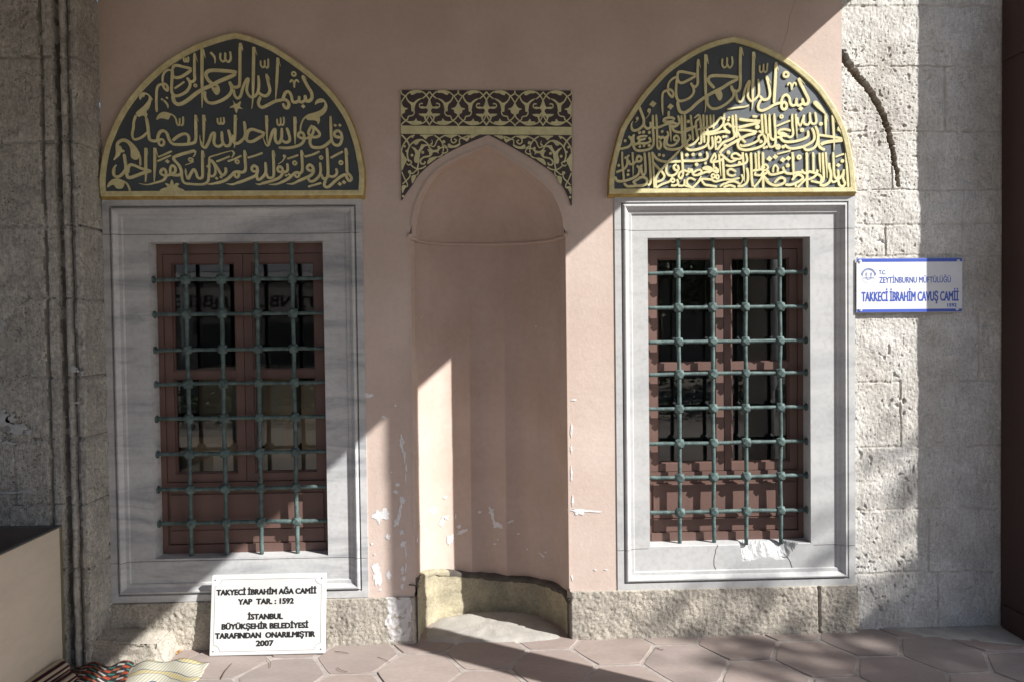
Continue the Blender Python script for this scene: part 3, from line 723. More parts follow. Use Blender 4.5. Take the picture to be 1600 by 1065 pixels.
#  S tile width flags(pts): s/e taper start/end, - none ; R ring x y rx ry w ; D diamond x y size ; B disc x y r ; P filled leaf
LEFT_TXT = """
S A 42 - 740 230 737 400 737 560 742 640 705 678 650 660 625 615
S A 42 - 632 625 668 700 655 770 600 840 500 893 425 895 385 850 378 780 388 600 392 470
S A 20 e 745 240 765 300 787 372
S A 42 - 395 470 420 430 480 425 570 448 692 475
S A 44 - 690 492 600 560 510 608 430 612 395 570 390 480
S A 28 - 378 505 325 495 268 535 242 600 238 690
S A 36 - 240 705 290 720 320 770 310 818 265 780 235 720 180 735 150 790 142 900 142 1060 148 1150
S A 26 - 580 678 500 735 425 785
R A 752 738 20 20 18
S A 24 - 570 300 572 350 590 366 606 345 606 306
S A 24 - 606 345 625 368 642 350 640 290
D C 832 155 48
D C 906 130 44
S C 34 e 862 175 900 215 920 255 922 292
S A 50 e 857 165 855 400 856 700 858 900 855 1085
S A 26 e 870 170 888 240 908 305
S A 54 - 1400 530 1250 512 1050 500 950 515 915 570 950 650 1030 725
S A 56 - 1385 560 1250 620 1110 678 1000 740 880 790 760 865 640 960 540 1020 470 1030 420 990 405 930 410 860
S A 36 - 1010 735 1035 810 1085 868 1118 810 1095 745 1050 735
P A 1040 780 1120 770 1125 830 1100 880 1060 850
S A 46 - 1450 75 1447 400 1444 700 1420 755 1360 765 1310 725 1285 680
S A 46 - 1285 690 1315 760 1312 835 1250 915 1130 985 1010 1015 930 985 897 900 905 830
S A 26 e 1462 80 1478 130 1492 195
S A 40 e 990 222 1030 265 1058 320 1058 392
S A 32 - 1145 230 1140 310 1170 360 1208 350 1218 300 1218 225
S A 32 - 1218 320 1250 365 1288 355 1305 300 1295 208
S B 42 - -48 800 -35 890 10 938 58 900 90 790 138 670 180 632 165 720 155 820 190 895 240 920 300 888 335 820 345 700 335 585
S B 46 - 345 850 385 885 450 900 500 862 515 800 492 700 462 560
S B 24 e 470 575 500 610 525 655
S B 48 e 265 140 260 400 255 700 250 950 232 1100
S B 24 e 275 150 295 200 317 268
S B 44 e 640 308 632 500 622 700 612 850 604 958
S B 24 e 648 315 665 380 682 440
S B 26 - 372 348 374 420 408 455 435 425 435 342
S B 26 - 435 425 468 462 490 430 490 320
R B 890 558 30 30 26
S B 24 - 830 692 855 655 885 680 900 765
S B 24 - 966 690 940 652 905 680 895 770
S B 52 - 1022 590 1100 740 1165 850 1172 930 1130 980 1080 970 1066 890
S B 44 - 1068 965 1015 1000 975 975 976 905
S B 46 - 978 972 920 1000 870 985 852 900 815 840 765 845 735 900 715 975
S B 22 e 1030 580 1065 605 1097 650
S B 48 - 715 965 770 965 812 1020 795 1085 750 1080 722 1020
S B 46 - 715 962 600 985 480 1045 400 1080 350 1055 338 990 372 915
P E 722 240 735 185 790 145 850 150 868 180 850 200 805 205 750 220
P E 850 150 890 190 915 260 900 330 850 390 795 430 798 480 770 545 755 505 700 480 610 478 575 435 610 395 720 362 810 325 862 270 870 210
S E 22 - 600 410 540 465 508 540 495 600 492 660
D E 536 265 72
D E 1036 560 58
D E 1110 560 58
S E 44 - 1110 742 1040 735 1022 690 1050 652 1095 650 1130 690 1142 770 1115 850 1060 875 1005 840 978 770 970 600 964 420
S E 30 - 1060 755 1110 755 1140 740
S E 46 - 975 790 920 845 840 898 750 910 675 895 642 830 655 765
S E 42 - 680 560 640 620 620 680 655 735 730 745 785 725 790 680 740 620 690 575
S E 40 - 690 580 700 640 680 700 645 745 590 765
S E 42 - 590 765 510 760 462 730 470 685 515 672 548 710 550 790 500 860 390 900 280 915 155 908
S E 46 e 405 430 410 600 410 750 410 862
S E 22 e 415 440 428 480 437 525
S E 44 - -8 870 25 770 60 660 100 625 98 720 105 800 140 838 180 810 200 740 203 605
S E 44 - 203 790 250 825 305 818 328 770 310 690 280 600
S E 22 e 288 605 312 640 332 668
S D 26 e 1215 850 1175 880 1135 820 1110 730
S D 26 - 1330 460 1335 540 1362 560 1385 530 1385 438
S D 26 - 1385 535 1412 558 1435 520 1432 430
S D 42 e 1162 410 1168 600 1175 835
S D 22 e 1170 415 1182 460 1195 498
S D 46 - 1140 690 1050 655 950 625 890 640 860 700 848 770
S D 44 - 1130 710 1040 760 945 812 875 810 840 760
S D 42 - 815 500 830 620 828 725 785 790 730 835 675 845 640 800 640 710
S D 42 e 675 400 673 600 670 800 660 912
S D 22 e 680 410 695 445 706 480
S D 26 - 400 450 402 515 428 540 450 510 450 438
S D 26 - 450 515 475 540 500 508 494 435
S D 42 - 568 630 590 720 605 800 590 865 540 885 495 855 472 790 465 655
S D 42 - 478 850 425 890 370 878 342 820 352 730 348 680 305 710 262 820 210 905 165 885 138 815
S D 20 e 138 815 126 770 124 715
S D 22 e 578 638 600 680 617 712
S D 42 e 182 400 184 600 180 875
S D 22 e 190 410 208 450 222 502
S D 44 - 55 400 60 600 58 780 20 838 -100 858 -230 862 -310 845 -358 780 -390 690 -440 648 -500 665 -532 740 -540 790
S D 22 e 65 410 82 450 98 502
S C 42 - 1000 800 1070 740 1150 700 1220 702 1252 760 1245 835
R C 822 828 42 50 34
S C 44 - 770 800 690 805 640 780 622 690 608 560 585 440
S C 32 - 605 668 530 738 440 778 385 772 365 700 384 600 392 500 425 400
P C 440 400 465 428 510 408 550 415 577 440 600 390 582 345 620 300 648 230 662 175 682 155 650 100 600 60 540 48 495 70 472 105 490 162 512 125 555 108 560 80 610 92 632 130 610 190 550 260 480 320 430 370
P C 745 475 762 425 800 380 860 355 930 365 966 390 950 430 930 465 890 465 840 450 790 455
S C 24 - 950 380 1010 410 1048 460 1065 530 1082 560 1106 540 1110 450
S C 24 - 1110 545 1138 562 1160 530 1160 425
P F 312 200 325 130 390 80 470 73 560 130 640 220 685 310 680 360 640 395 590 395 550 350 545 250 520 180 470 130 410 118 360 145 355 168 390 190 405 235 440 252 430 282 385 285 360 335 320 370 275 405 310 330 316 260
S F 24 - 685 330 692 400 692 490
S F 42 - 440 310 452 400 468 530 435 595 370 655 305 660 275 610 282 530
S F 26 e 276 570 290 515 318 478
S F 44 - 500 600 505 520 540 478 610 490 710 535 860 575
S F 48 - 862 572 760 598 650 640 525 680 487 650 475 560 465 480
S F 42 e 778 215 778 500 780 650 772 750
S F 24 e 790 230 800 270 806 318
S F 42 e 920 215 918 500 910 740
S F 22 e 930 225 950 290 968 345
S F 40 s 675 770 800 788 930 758 1040 725 1090 670 1098 600 1070 545 1030 555 1010 605 1050 640 1120 640 1165 630
S F 40 - 1165 625 1165 530 1200 490 1240 530 1232 595 1165 630
S F 44 - 1165 632 1240 640 1305 635 1335 585 1300 490 1212 378 1300 325 1450 282 1530 262 1550 290
S F 24 e 1545 270 1550 310 1515 358
S F 26 - 1182 264 1080 315 972 360
S F 26 - 1172 330 1070 375 960 422
D F 1116 425 74
P F 1015 886 1060 845 1120 825 1082 770 1140 778 1155 800 1188 712 1228 800 1250 768 1298 770 1272 822 1330 848 1370 886
S F 36 - 1345 560 1345 690 1385 762 1480 778 1600 785 1690 778 1745 740 1762 670 1760 600
P F 182 832 198 770 260 712 340 692 420 720 442 760 420 830 370 855 320 842 290 800 240 795
S F 26 - 410 725 480 770 515 830 535 895
R F 1480 398 28 24 26
S F 24 e 1520 420 1480 450 1395 482
S G 26 s 2 540 6 610 30 690
S G 40 - 20 660 45 692 80 620 130 552 165 600 192 675 230 690 265 655 265 500 262 255
S G 22 e 272 265 286 310 298 360
D G 355 505 66
S G 34 e 372 385 370 600 375 640 420 658 462 620 466 540 440 470 370 370 500 320 650 275 735 258
S G 26 e 730 262 755 290 745 330 718 370
S G 42 - 400 400 480 500 560 628 600 632 630 585 625 522
S G 26 - 692 345 590 388 482 428
S G 26 - 872 335 770 385 660 425
S G 26 - 1205 290 1090 335 970 368
R G 806 430 26 26 26
S G 42 - 920 250 930 400 935 550 890 595 830 585 765 595 720 640 650 702 560 745 450 770
S G 30 e 470 765 400 778 330 780
R G 800 630 34 44 38
S G 22 e 928 260 945 300 962 340
D G 486 690 58
D G 556 670 58
S G 42 - 1105 580 1050 575 1035 530 1072 492 1115 520 1122 590 1090 650 1000 690 880 738 780 770
S G 28 e 800 765 720 785 635 772
S G 40 - 1115 640 1125 705 1170 700 1235 635 1255 570 1248 438
S G 40 - 1258 600 1290 675 1345 682 1378 640 1376 450 1366 255
S G 22 e 1375 265 1392 310 1408 355
R G 1545 345 16 16 18
S G 20 e 1552 360 1510 425 1442 470
S H 42 - 258 590 205 582 188 540 222 504 262 540 268 610 215 680 100 730 0 758 -60 772
S H 28 e -40 768 -100 785 -155 775
S H 38 - 260 608 310 590 345 560 340 458
D H 324 645 50
D H 368 630 50
S H 26 - 512 325 430 355 340 385
S H 28 - 845 268 730 320 610 352
S H 30 - 1210 270 1110 320 1015 372
S H 30 - 872 762 770 790 665 822
R H 456 450 26 26 26
R H 868 365 22 22 24
R H 1178 445 26 26 26
S H 42 - 560 252 570 400 575 555 540 608 470 602 420 640 340 705 220 765
S H 28 e 240 758 150 785 50 785
R H 495 632 34 40 34
S H 22 e 568 262 588 300 606 348
S H 44 - 745 570 680 565 650 525 688 480 735 510 748 585 700 648 600 695 490 742
S H 28 e 510 735 420 775 330 775
S H 40 - 660 685 700 738 770 720 840 650 862 570 852 445
S H 44 - 865 620 900 690 945 692 975 625 970 400 958 215
S H 40 - 980 640 1025 665 1080 655 1115 610 1104 535
S H 46 - 1252 220 1265 400 1272 600
S H 44 - 1270 590 1325 650 1342 700 1305 728 1270 680 1255 632 1180 660 1080 740 990 820 930 820 920 770 950 700
S H 24 e 1262 225 1280 275 1292 325
D H 1160 778 76
D H 1226 750 76
P D 695 235 640 178 660 240 592 285 660 285 692 368 722 300 792 305 745 262 762 190
"""
RIGHT_TXT = """
S a 46 - 710 378 700 600 702 750 665 808 620 792 594 748
S a 44 - 600 760 640 840 630 920 560 990 450 1030 390 1010 365 930 366 800 385 650
S a 24 e 720 388 732 450 748 512
S a 44 - 385 650 398 585 450 572 560 592 675 615
S a 46 - 670 640 560 702 455 748 398 718 382 630
S a 36 - 372 652 300 690 248 760 236 845
S a 40 - 236 850 290 862 322 910 310 968 262 930 225 872 170 890 148 960 148 1100
S a 40 e 148 1060 150 1150 158 1255
S a 50 e 825 305 820 600 826 900 828 1080 814 1208
S a 28 e 838 315 852 380 868 450
S a 54 - 1338 662 1150 640 950 635 880 665 875 730 965 830
S a 56 - 1330 690 1200 752 1080 828 960 888 840 955 700 1055 600 1150 500 1212 430 1195 395 1110 390 1030
S a 38 - 975 855 995 920 1045 1008 1072 950 1050 880 1000 870
P a 1000 870 1060 870 1080 940 1050 1015 1015 960
S a 52 - 1370 190 1366 500 1364 800 1320 878 1255 862 1222 790
S a 46 - 1222 830 1262 900 1258 960 1200 1030 1110 1100 1020 1142 930 1150 875 1110 848 1040 858 970
S a 28 e 1382 200 1398 260 1415 320
S a 32 - 1088 370 1084 460 1112 508 1150 485 1160 420 1160 350
S a 32 - 1160 450 1190 508 1228 490 1245 430 1235 335
S b 42 - 102 750 118 850 162 895 205 862 240 705 288 592 312 582 292 700 285 810 340 885 410 842 458 760 448 540
S b 48 - 470 800 530 862 600 845 630 780 612 650 572 485
S b 26 e 585 492 615 550 648 610
S b 54 e 375 115 370 400 362 700 360 900 345 1020
S b 24 e 385 120 398 170 408 228
S b 28 - 470 322 470 410 495 432 525 400 530 302
S b 28 - 530 400 555 432 580 405 592 290
S b 52 - 725 275 716 500 706 700 692 920
S b 24 e 735 285 748 345 762 412
R b 880 470 38 38 46
S b 32 - 905 642 922 605 955 615 968 700
S b 32 - 1040 642 1025 600 988 620 965 715
S b 56 - 1075 525 1110 610 1180 750 1232 860 1215 925 1160 928 1132 840
S b 48 - 1135 920 1078 955 1042 920 1046 835
S b 48 - 1045 930 985 955 948 915 930 830 885 785 830 820 805 900
R b 850 958 42 56 50
S b 48 - 810 905 700 940 600 998 510 1032 452 1010 448 940 490 860
S b 22 e 1085 520 1130 570 1178 622
D b 1110 1000 88
P e 805 128 850 78 930 160 1002 285 985 290
S d 32 - 762 210 900 188 1040 172 1098 148
R e 310 326 22 22 32
R e 925 440 18 18 30
B e 630 537 34
B e 335 800 28
S e 42 - 750 258 760 390 800 440 848 420 850 350 832 258
S e 42 - 762 390 725 450 672 442 650 390 660 300
S e 34 - 660 310 632 400 602 470 570 420 560 335
S e 48 e 1000 285 1000 450 1000 640
S e 22 e 1010 300 1025 350 1038 408
S e 46 e 1108 305 1120 500 1130 700 1126 860
S e 22 e 1120 320 1138 365 1152 415
S e 46 - 895 612 1000 628 1120 645 1275 672
S e 60 - 1265 698 1100 712 980 735 925 765
S e 48 - 885 690 890 770 925 820 985 845
S e 48 - 840 475 875 570 880 680 840 790 760 842 690 845 655 800
S e 48 - 780 505 815 580 818 680 760 742 650 795 500 825 420 815 355 765
S e 48 - 720 545 725 620 680 665 550 708 420 722 335 705 285 645
S e 38 e 532 285 542 450 552 670
S e 42 - 475 285 478 450 490 600 445 648 390 622
S e 46 - 395 630 310 612 262 580 290 535 370 525 455 548
S e 40 - 395 610 320 580 270 590
S e 36 - 445 388 340 430 228 478
S e 44 - 195 280 206 450 215 640 185 688 148 665 132 600 120 285
S e 40 - 218 650 270 650 340 622
S e 42 - 214 640 214 740 188 790 130 798 105 740 92 640
B e 252 800 46
S e 42 - 48 285 56 450 62 610
B e 36 815 22
B e 76 802 22
S e 32 - 452 858 340 886 238 912
P e 1180 520 1190 485 1215 490 1240 540 1262 620 1215 560 1185 548
D e 120 985 104
D e 212 955 100
D e 328 1002 104
D e 415 978 96
R e 585 960 26 26 36
S h 44 e 480 335 490 500 498 700 498 770
S h 22 e 490 345 500 400 514 455
S h 46 - 700 335 706 500 710 885
S h 22 e 710 345 722 380 732 415
S h 40 - 800 335 806 450 808 640
S h 22 e 808 345 820 380 830 415
S h 36 e 900 345 908 500 918 650
S h 40 - 950 340 958 500 970 740 930 805 850 800 765 780
S h 38 e 1000 335 1010 500 1022 740
S h 50 - 1055 500 1052 560 1082 680 1060 790 980 850 905 838
S h 42 - 1115 335 1122 500 1132 680 1160 742 1198 700 1190 605
S h 40 - 1282 600 1262 680 1200 755 1120 800 1088 768
S h 44 - 1195 770 1210 840 1262 868 1298 820 1270 740 1282 640
S h 42 - 1312 345 1332 600 1352 880
S h 22 e 1322 350 1340 400 1350 440
S h 34 - 1284 360 1225 378 1152 408
R h 1258 470 16 16 32
D h 1196 535 80
S h 46 - 868 605 855 655 795 648 750 635 705 660 652 650 622 605
S h 46 - 650 650 560 648 470 668 385 658 342 605 332 560
S h 46 - 345 640 280 658 185 682 122 672 88 612
S h 36 - 180 650 180 580 212 535 250 580 245 645
S h 44 - 725 760 800 730 870 680 930 725 925 790
S h 46 - 365 838 450 842 560 802 640 740 605 692 545 690 470 770
S h 48 - 55 750 120 818 220 852 330 822 362 770 322 732 262 748 195 812
S h 40 - 705 735 640 800 560 880
S h 36 - 525 800 530 880
R h 405 540 18 18 34
S h 46 - 18 335 20 480 22 900
S h 38 - -10 575 55 525 98 568 60 612 -10 612
S h 42 - -10 655 40 720 100 775
S h 40 - 110 620 40 680 -5 720
S g 38 - 1150 315 1152 450 1160 610
S g 38 - 1100 345 1106 450 1110 590 1060 625
S g 44 - 1030 340 1036 500 1044 740 1060 870
S g 42 - 1060 625 1180 600 1250 560
S g 40 - 1090 690 1200 692 1280 655
S g 36 - 1105 640 1085 700
S g 40 - 1220 700 1150 800 1075 885
S g 42 e 900 335 912 500 932 800
S g 44 - 968 578 985 700 970 800 900 858 820 862
S g 34 e 885 680 905 760 850 850
S g 40 - 880 405 800 352 738 372 740 422 815 440 880 425 905 340
S g 44 - 815 442 725 480 662 452 600 395 545 360
S g 40 - 950 350 972 450 945 505 860 525 720 550 635 538
B g 680 340 30
B g 852 500 28
B g 320 505 22
B g 182 525 30
B g 30 375 28
B g 128 370 28
B g 236 370 28
S g 42 - 800 640 725 598 670 622 675 680 740 702 795 680
S g 36 e 530 335 542 500 562 710
S g 44 - 590 430 602 600 612 760
S g 36 - 445 490 455 600
S g 42 - 470 345 420 430 408 485 470 482 540 468 610 420
S g 34 - 472 360 480 430 440 470
S g 44 - 335 325 352 400 310 450 150 470 0 470 -130 478 -300 482 -420 450 -480 390 -512 335
S g 42 - 520 590 505 650 445 622 400 580 340 565 285 590 370 605 425 640
S g 40 - 450 640 495 600 470 570
S g 42 - 400 650 340 640 275 662 200 690 130 680 105 590
S g 40 - 130 655 185 618 240 610 258 650 200 682
S g 36 - 55 580 62 650 15 695
R g 440 705 26 30 34
R g 505 720 22 30 34
S g 38 - 415 762 480 792 560 772 640 760 735 762 855 735
S g 42 - 620 835 680 800 780 790 855 832
S g 40 - 545 868 625 815
S g 40 - 120 890 200 808 262 752 380 758 430 762
S g 40 - 255 765 310 838 380 852 500 870
S g 38 - 165 770 90 738 40 762 32 820 80 868 130 890
S g 26 e 255 705 200 790 135 890
S g 40 - 600 880 700 850 790 880
D c 800 130 120
D c 1075 170 110
S c 44 - 585 170 620 260 660 380 640 470 565 532 492 540 462 490
S c 28 e 464 500 468 440 490 400
R c 740 232 18 20 24
S c 20 e 758 255 722 320 682 358
R c 556 355 14 14 18
S c 18 e 568 370 545 398 518 418
S c 42 - 650 395 672 480 720 515 768 480 758 410
S c 40 - 765 490 830 502 900 490 1000 448 1080 432 1185 440
S c 42 - 800 305 800 500 812 700 795 790 720 842 600 860 525 840 490 760 500 680
S c 38 - 850 295 862 500 866 680 872 800 905 830 925 760 900 700
S c 46 - 1145 370 1080 342 985 362 975 400 1045 412 1130 398
S c 44 - 1045 240 1045 340
S c 38 e 1060 400 1072 550 1085 715
S c 40 - 1190 310 1212 420 1150 480 1080 472
S c 44 - 1245 305 1252 500 1262 700 1268 780 1200 828 1080 840 995 812 978 730 1012 650
S c 42 - 1100 485 1130 550 1220 572 1300 560 1400 520 1475 468
B c 1350 405 26
R c 945 560 12 12 20
B c 592 576 24
B c 655 570 24
B c 746 575 24
S c 36 - 865 665 900 640 922 672 950 640 982 665 1012 640 1042 620 1020 555
S c 40 - 1190 705 1135 690 1135 650 1165 625 1195 650 1200 700 1140 765 1060 782 1012 740 1035 640
S c 38 - 712 632 625 635 562 660 605 690 685 670
S c 42 - 605 690 562 742 520 760 492 700 500 610
S c 40 - 738 650 762 710 705 742 625 745 560 752
S c 40 - 420 632 460 665 512 610
S c 42 - 435 640 470 720 430 790 350 820 285 832
B c 366 706 22
B c 596 795 20
B c 660 785 20
B c 742 780 24
B c 900 925 24
B c 965 936 24
S d 46 - 95 285 100 500 102 740 118 810 175 850 280 842 400 802 458 740 462 600
S f 36 - 318 325 322 500 338 650 345 800
S f 42 - 355 415 400 440 390 545 330 605 225 645
S f 36 - 380 425 432 378
S f 36 e 480 335 490 500 490 710
S f 40 - 428 465 440 518 495 510 545 468
S f 44 - 540 470 568 395 618 420 608 470 545 482
S f 42 - 668 340 680 500 680 650 645 692 620 625 610 535
S f 42 - 738 335 752 500 764 790 720 850
S f 38 - 785 330 802 500 822 890
S f 42 - 785 475 850 548 940 640 978 710 940 768 855 792 848 735 900 640 970 560 1040 480 1130 395 1222 300
S f 38 - 850 780 840 890
S f 42 - 1165 520 1122 560 1150 612 1200 605 1185 535
S f 42 - 1200 600 1150 680 1062 700 1012 650 1010 560 1032 480
S f 42 - 1245 325 1260 500 1272 690
S f 40 - 1272 680 1240 745 1202 712 1220 652 1290 620 1372 645 1385 590
S f 44 - 545 545 590 590 570 680 480 740 350 782 245 780 210 715
S f 36 - 595 575 632 530
S f 46 - 485 800 560 755 640 722 702 755 698 820 640 850 500 862 400 865 348 815
S f 40 - 485 790 550 855
B f 266 540 22
B f 416 622 22
B f 410 686 22
B f 595 725 18
S f 40 - 845 890 950 832 1060 788 1105 720
R f 1110 775 26 26 34
S f 40 - 1175 755 1190 830 1130 855 1080 850
S f 38 - 1190 855 1280 850 1292 760
S f 38 - 1290 852 1400 885
S d 36 - 188 305 200 430 216 560 228 705
S d 40 - 245 350 310 305 330 345 272 405 272 500 292 620 300 680 225 758 145 778 130 722 182 665 160 605
S d 40 - 330 320 350 500 352 730 308 745
S d 38 - 385 295 392 500 402 740
S d 38 - 440 305 446 500 460 640
S d 36 - 495 300 502 500
S d 36 - 545 295 546 520
S d 40 - 100 532 250 482 285 455
S d 42 - 300 532 450 498 560 458 622 378 655 345 700 378 690 450 600 538 480 572 355 582
S d 36 - 715 275 708 330 722 385
S d 44 - 360 602 500 602 580 588 700 562 795 580 742 540 712 482 768 440 820 478 890 492
B d 700 645 22
B d 740 640 22
B d 786 345 20
B d 775 385 20
B d 722 780 26
B d 776 885 28
B d 1284 720 28
B d 152 405 26
S d 36 - 592 700 600 660 625 645 655 690 630 735 600 720
S d 40 - 570 630 580 850
S d 40 - 520 640 532 780 485 832 458 760
S d 46 - 840 305 852 500 870 640 800 692 690 740 600 850
S d 40 - 890 295 902 500 905 660
S d 52 - 945 368 1080 388 1275 400
S d 52 - 1265 425 1100 460 930 500
S d 44 - 925 540 1050 542 1225 570
S d 52 - 1205 590 1070 622 960 678 800 770 700 835 635 900
S d 42 - 918 565 960 650 1045 735
S d 42 - 1245 555 1310 590 1250 640 1240 700 1130 760 1000 788 955 765
S d 46 - 1320 612 1352 680 1330 762 1220 820 1060 850 960 832 920 770 940 700
S d 40 - 1392 595 1385 700 1350 725
S d 40 - 1295 295 1302 450 1312 590
S d 40 - 1350 300 1362 480 1368 600
S d 44 - 1148 322 1225 332
B d 1228 490 36
"""
HALF_TXT = """
S 18 0 130 50 190 110 240
P 110 232 180 248 235 290 255 305 310 285 345 245 362 200 374 205 366 250 330 300 290 345 285 430 265 442 240 435 230 380 215 320 170 272
S 18 240 430 242 470 270 505 330 518 345 560 380 590 430 630 450 665
S 18 0 260 40 200 100 140 200 115 300 135 370 190 410 240 440 290
P 130 140 200 108 260 120 302 150 285 182 250 177 200 152 150 152
S 18 450 110 440 160 400 190 365 212
P 450 278 440 300 425 340 395 380 350 390 345 405 380 415 390 460 420 475 450 490
S 18 450 490 420 540 360 590 270 640 180 642 100 620 50 580 20 530 0 490
P 360 595 270 645 180 645 125 622 130 595 190 590 200 560 215 553 240 588 300 595
P 0 245 20 290 35 340 60 370 110 360 145 368 150 345 140 328 100 325 110 308 150 312 168 345 155 382 110 398 50 392 25 420 30 450 45 465 40 482 0 482
P 20 478 172 478 120 515 90 522 75 570 40 612 20 640 0 662 0 632 20 600 55 560 52 520 20 500
"""
SPAN_TXT = """
S 24 125 60 190 130 230 190 250 240
S 18 330 65 260 90 190 160 140 240 125 320 128 400
S 22 240 480 215 380 230 280 280 200 370 142 460 145 530 200 560 260 600 300
S 20 640 70 710 120 760 190 776 260 776 320
S 18 800 70 730 110 680 150 650 220 620 245 560 220
S 22 560 220 480 232 430 275 400 335 390 480 372 590
P 275 245 340 270 385 310 430 225 440 205 455 215 510 212 470 262 420 330 410 400 385 490 330 490 320 420 340 360 320 300
P 310 190 370 140 440 140 400 170 380 200 350 218
S 20 270 530 320 572 380 592 450 580 505 545
S 18 190 505 190 465 230 452 282 488 240 532 205 512
S 26 600 350 560 392 470 412 420 460 432 510 480 512 492 478
P 525 290 560 285 620 300 680 290 720 255 722 290 700 320 706 360 680 335 620 335 590 372 560 392 555 335
S 18 720 275 770 252 830 270 842 320 790 348 755 330
S 18 780 340 740 390 690 410
P 692 402 560 425 525 520 600 478
P 850 205 880 202 920 230 980 220 1025 195 1045 210 990 252 900 268 850 255
S 18 790 220 840 258
S 18 1030 195 1032 130 1080 108 1160 75
S 20 905 110 900 160 940 188 982 150 945 125
P 410 60 460 92 500 132 545 90 640 60
P 800 60 830 92 900 112 945 92 1005 60
P 1170 60 1192 92 1152 162 1100 132 1090 110 1150 112
P 1195 60 1215 118 1300 72 1340 58
S 18 1010 70 1080 118 1150 158
P 122 360 150 350 175 400 202 430 190 480 160 560 122 620
S 18 128 640 170 740 212 820 218 870
S 18 372 600 300 662 262 665 250 720 190 782 140 830
S 16 376 600 388 650 360 695
P 352 688 280 708 290 825 332 760
P 130 860 180 850 218 872 180 892 150 962 132 962
B 250 640 26
B 150 1020 20
B 295 90 20
B 172 240 20
B 205 315 20
B 785 170 26
B 455 335 24
B 288 380 22
B 705 255 22
P 590 130 612 165 605 215 570 205 600 180
"""
def text_mesh(txt, yb, h, parent, thin=1.0):
    m = MB(); lv = []; k = 0
    for ln in txt.strip().split('\n'):
        t = ln.split(); op, tl = t[0], TILES[t[1]]; k += 1
        yt = yb - h - k*.000022
        def q(x, y):
            p = W(tl[0]+float(x)/10, tl[1]+float(y)/10, yb-h*.7); return Vector((p.x, p.z))
        S10 = .000334*thin
        if op == 'S':
            wd = float(t[2])*S10; c = t[4:]; P = cr([q(c[i], c[i+1]) for i in range(0, len(c), 2)], 6); n = len(P)
            wl = []
            for i in range(n):
                u = i/(n-1); f = 1
                if 'e' in t[3]: f = 1-.85*max(0, (u-.45)/.55) if wd > .008 else 1-.9*u
                if 's' in t[3]: f = min(1, .15+u/.35)
                if t[3] == '-': f = min(1, .62+u*7, .62+(1-u)*7)
                wl.append(wd*f)
            m.ribbon(P, wl, yt, yb)
        elif op == 'R':
            x, y, rx, ry, wd = map(float, t[2:7]); P = [q(x+rx*math.cos(a*math.pi/9), y+ry*math.sin(a*math.pi/9)) for a in range(18)]
            m.ribbon(P, [wd*S10]*18, yt, yb, True)
        elif op == 'D':
            x, y, s_ = map(float, t[2:5]); s_ *= .5
            m.poly([tuple(q(x+a*s_, y+b*s_)) for a, b in ((-.95, .1), (-.1, -.85), (.95, -.1), (.1, .85))], yt, yb)
        elif op == 'B':
            x, y, r = map(float, t[2:5]); m.poly([tuple(q(x+r*math.cos(a*.5236), y+r*math.sin(a*.5236))) for a in range(12)], yt, yb)
        elif op == 'P':
            c = t[2:]; P = cr([q(c[i], c[i+1]) for i in range(0, len(c), 2)], 3, True)
            mm = MB() if len(c) > 22 else m
            mm.poly([tuple(p) for p in P], yt-.0006, yb)
            if mm is not m: lv.append(mm)
    m.build('inscription', GOLD, parent, recalc=True)
    for mm in lv: mm.build('leaf_ornament', GOLD, parent, recalc=True)
def inset(P, d):
    n = len(P); out = []
    for i in range(n):
        a, b, c = P[i-1], P[i], P[(i+1) % n]
        e1 = (b-a).normalized(); e2 = (c-b).normalized(); n1 = Vector((-e1.y, e1.x)); n2 = Vector((-e2.y, e2.x))
        nn = (n1+n2); nn = nn.normalized(); out.append(b + nn*d/max(.5, nn.dot(n1)))
    return out
def panel(outl, bottom, txt, label, yb=-.020):
    t = empty('calligraphy_panel'); tag(t, label, 'calligraphy panel', 'arched calligraphy panels over the windows')
    top = yb-.010
    arc = cr([Vector((W(x, y, top).x, W(x, y, top).z)) for x, y in outl[0]], 3)[:-1] + cr([Vector((W(x, y, top).x, W(x, y, top).z)) for x, y in outl[1]], 3)
    bl, br = [Vector((W(x, y, top).x, W(x, y, top).z)) for x, y in bottom]
    P = [bl] + arc + [br]
    if sum(P[i-1].x*P[i].y-P[i].x*P[i-1].y for i in range(len(P))) < 0: P = P[::-1]
    In = inset(P, .0265); In2 = inset(P, .004); Out = inset(P, -.006)
    zmin = min(p.y for p in P)
    Out = [Vector((p.x, p.y-(.014 if p.y < zmin+.012 else 0))) for p in Out]
    m = MB(); n = len(P)
    rows = [(In, yb), (inset(P, .0255), top), (In2, top-.0015), (P, top+.001), (Out, .004)]
    V = []
    for R_, y in rows:
        for i, p in enumerate(R_):
            j = .0009*fr(p.x*60, p.y*60, 2) if R_ is not In else 0
            V.append((p.x+j, y+j*.6, p.y+j))
    Fs = []; Mi = []
    for r in range(4):
        for i in range(n):
            Fs.append((r*n+i, r*n+(i+1) % n, (r+1)*n+(i+1) % n, (r+1)*n+i)); Mi.append(1 if r == 3 else 0)
    m.v = V; m.f = Fs; m.m = Mi
    m.build('gold_border', [GOLD_D, GOLD_E], t)
    b = MB(); b.poly([tuple(p) for p in inset(P, .012)], yb, .003); b.build('board', NAVY, t)
    text_mesh(txt, yb, .0055, t, .87 if txt is RIGHT_TXT else .94)
    return t
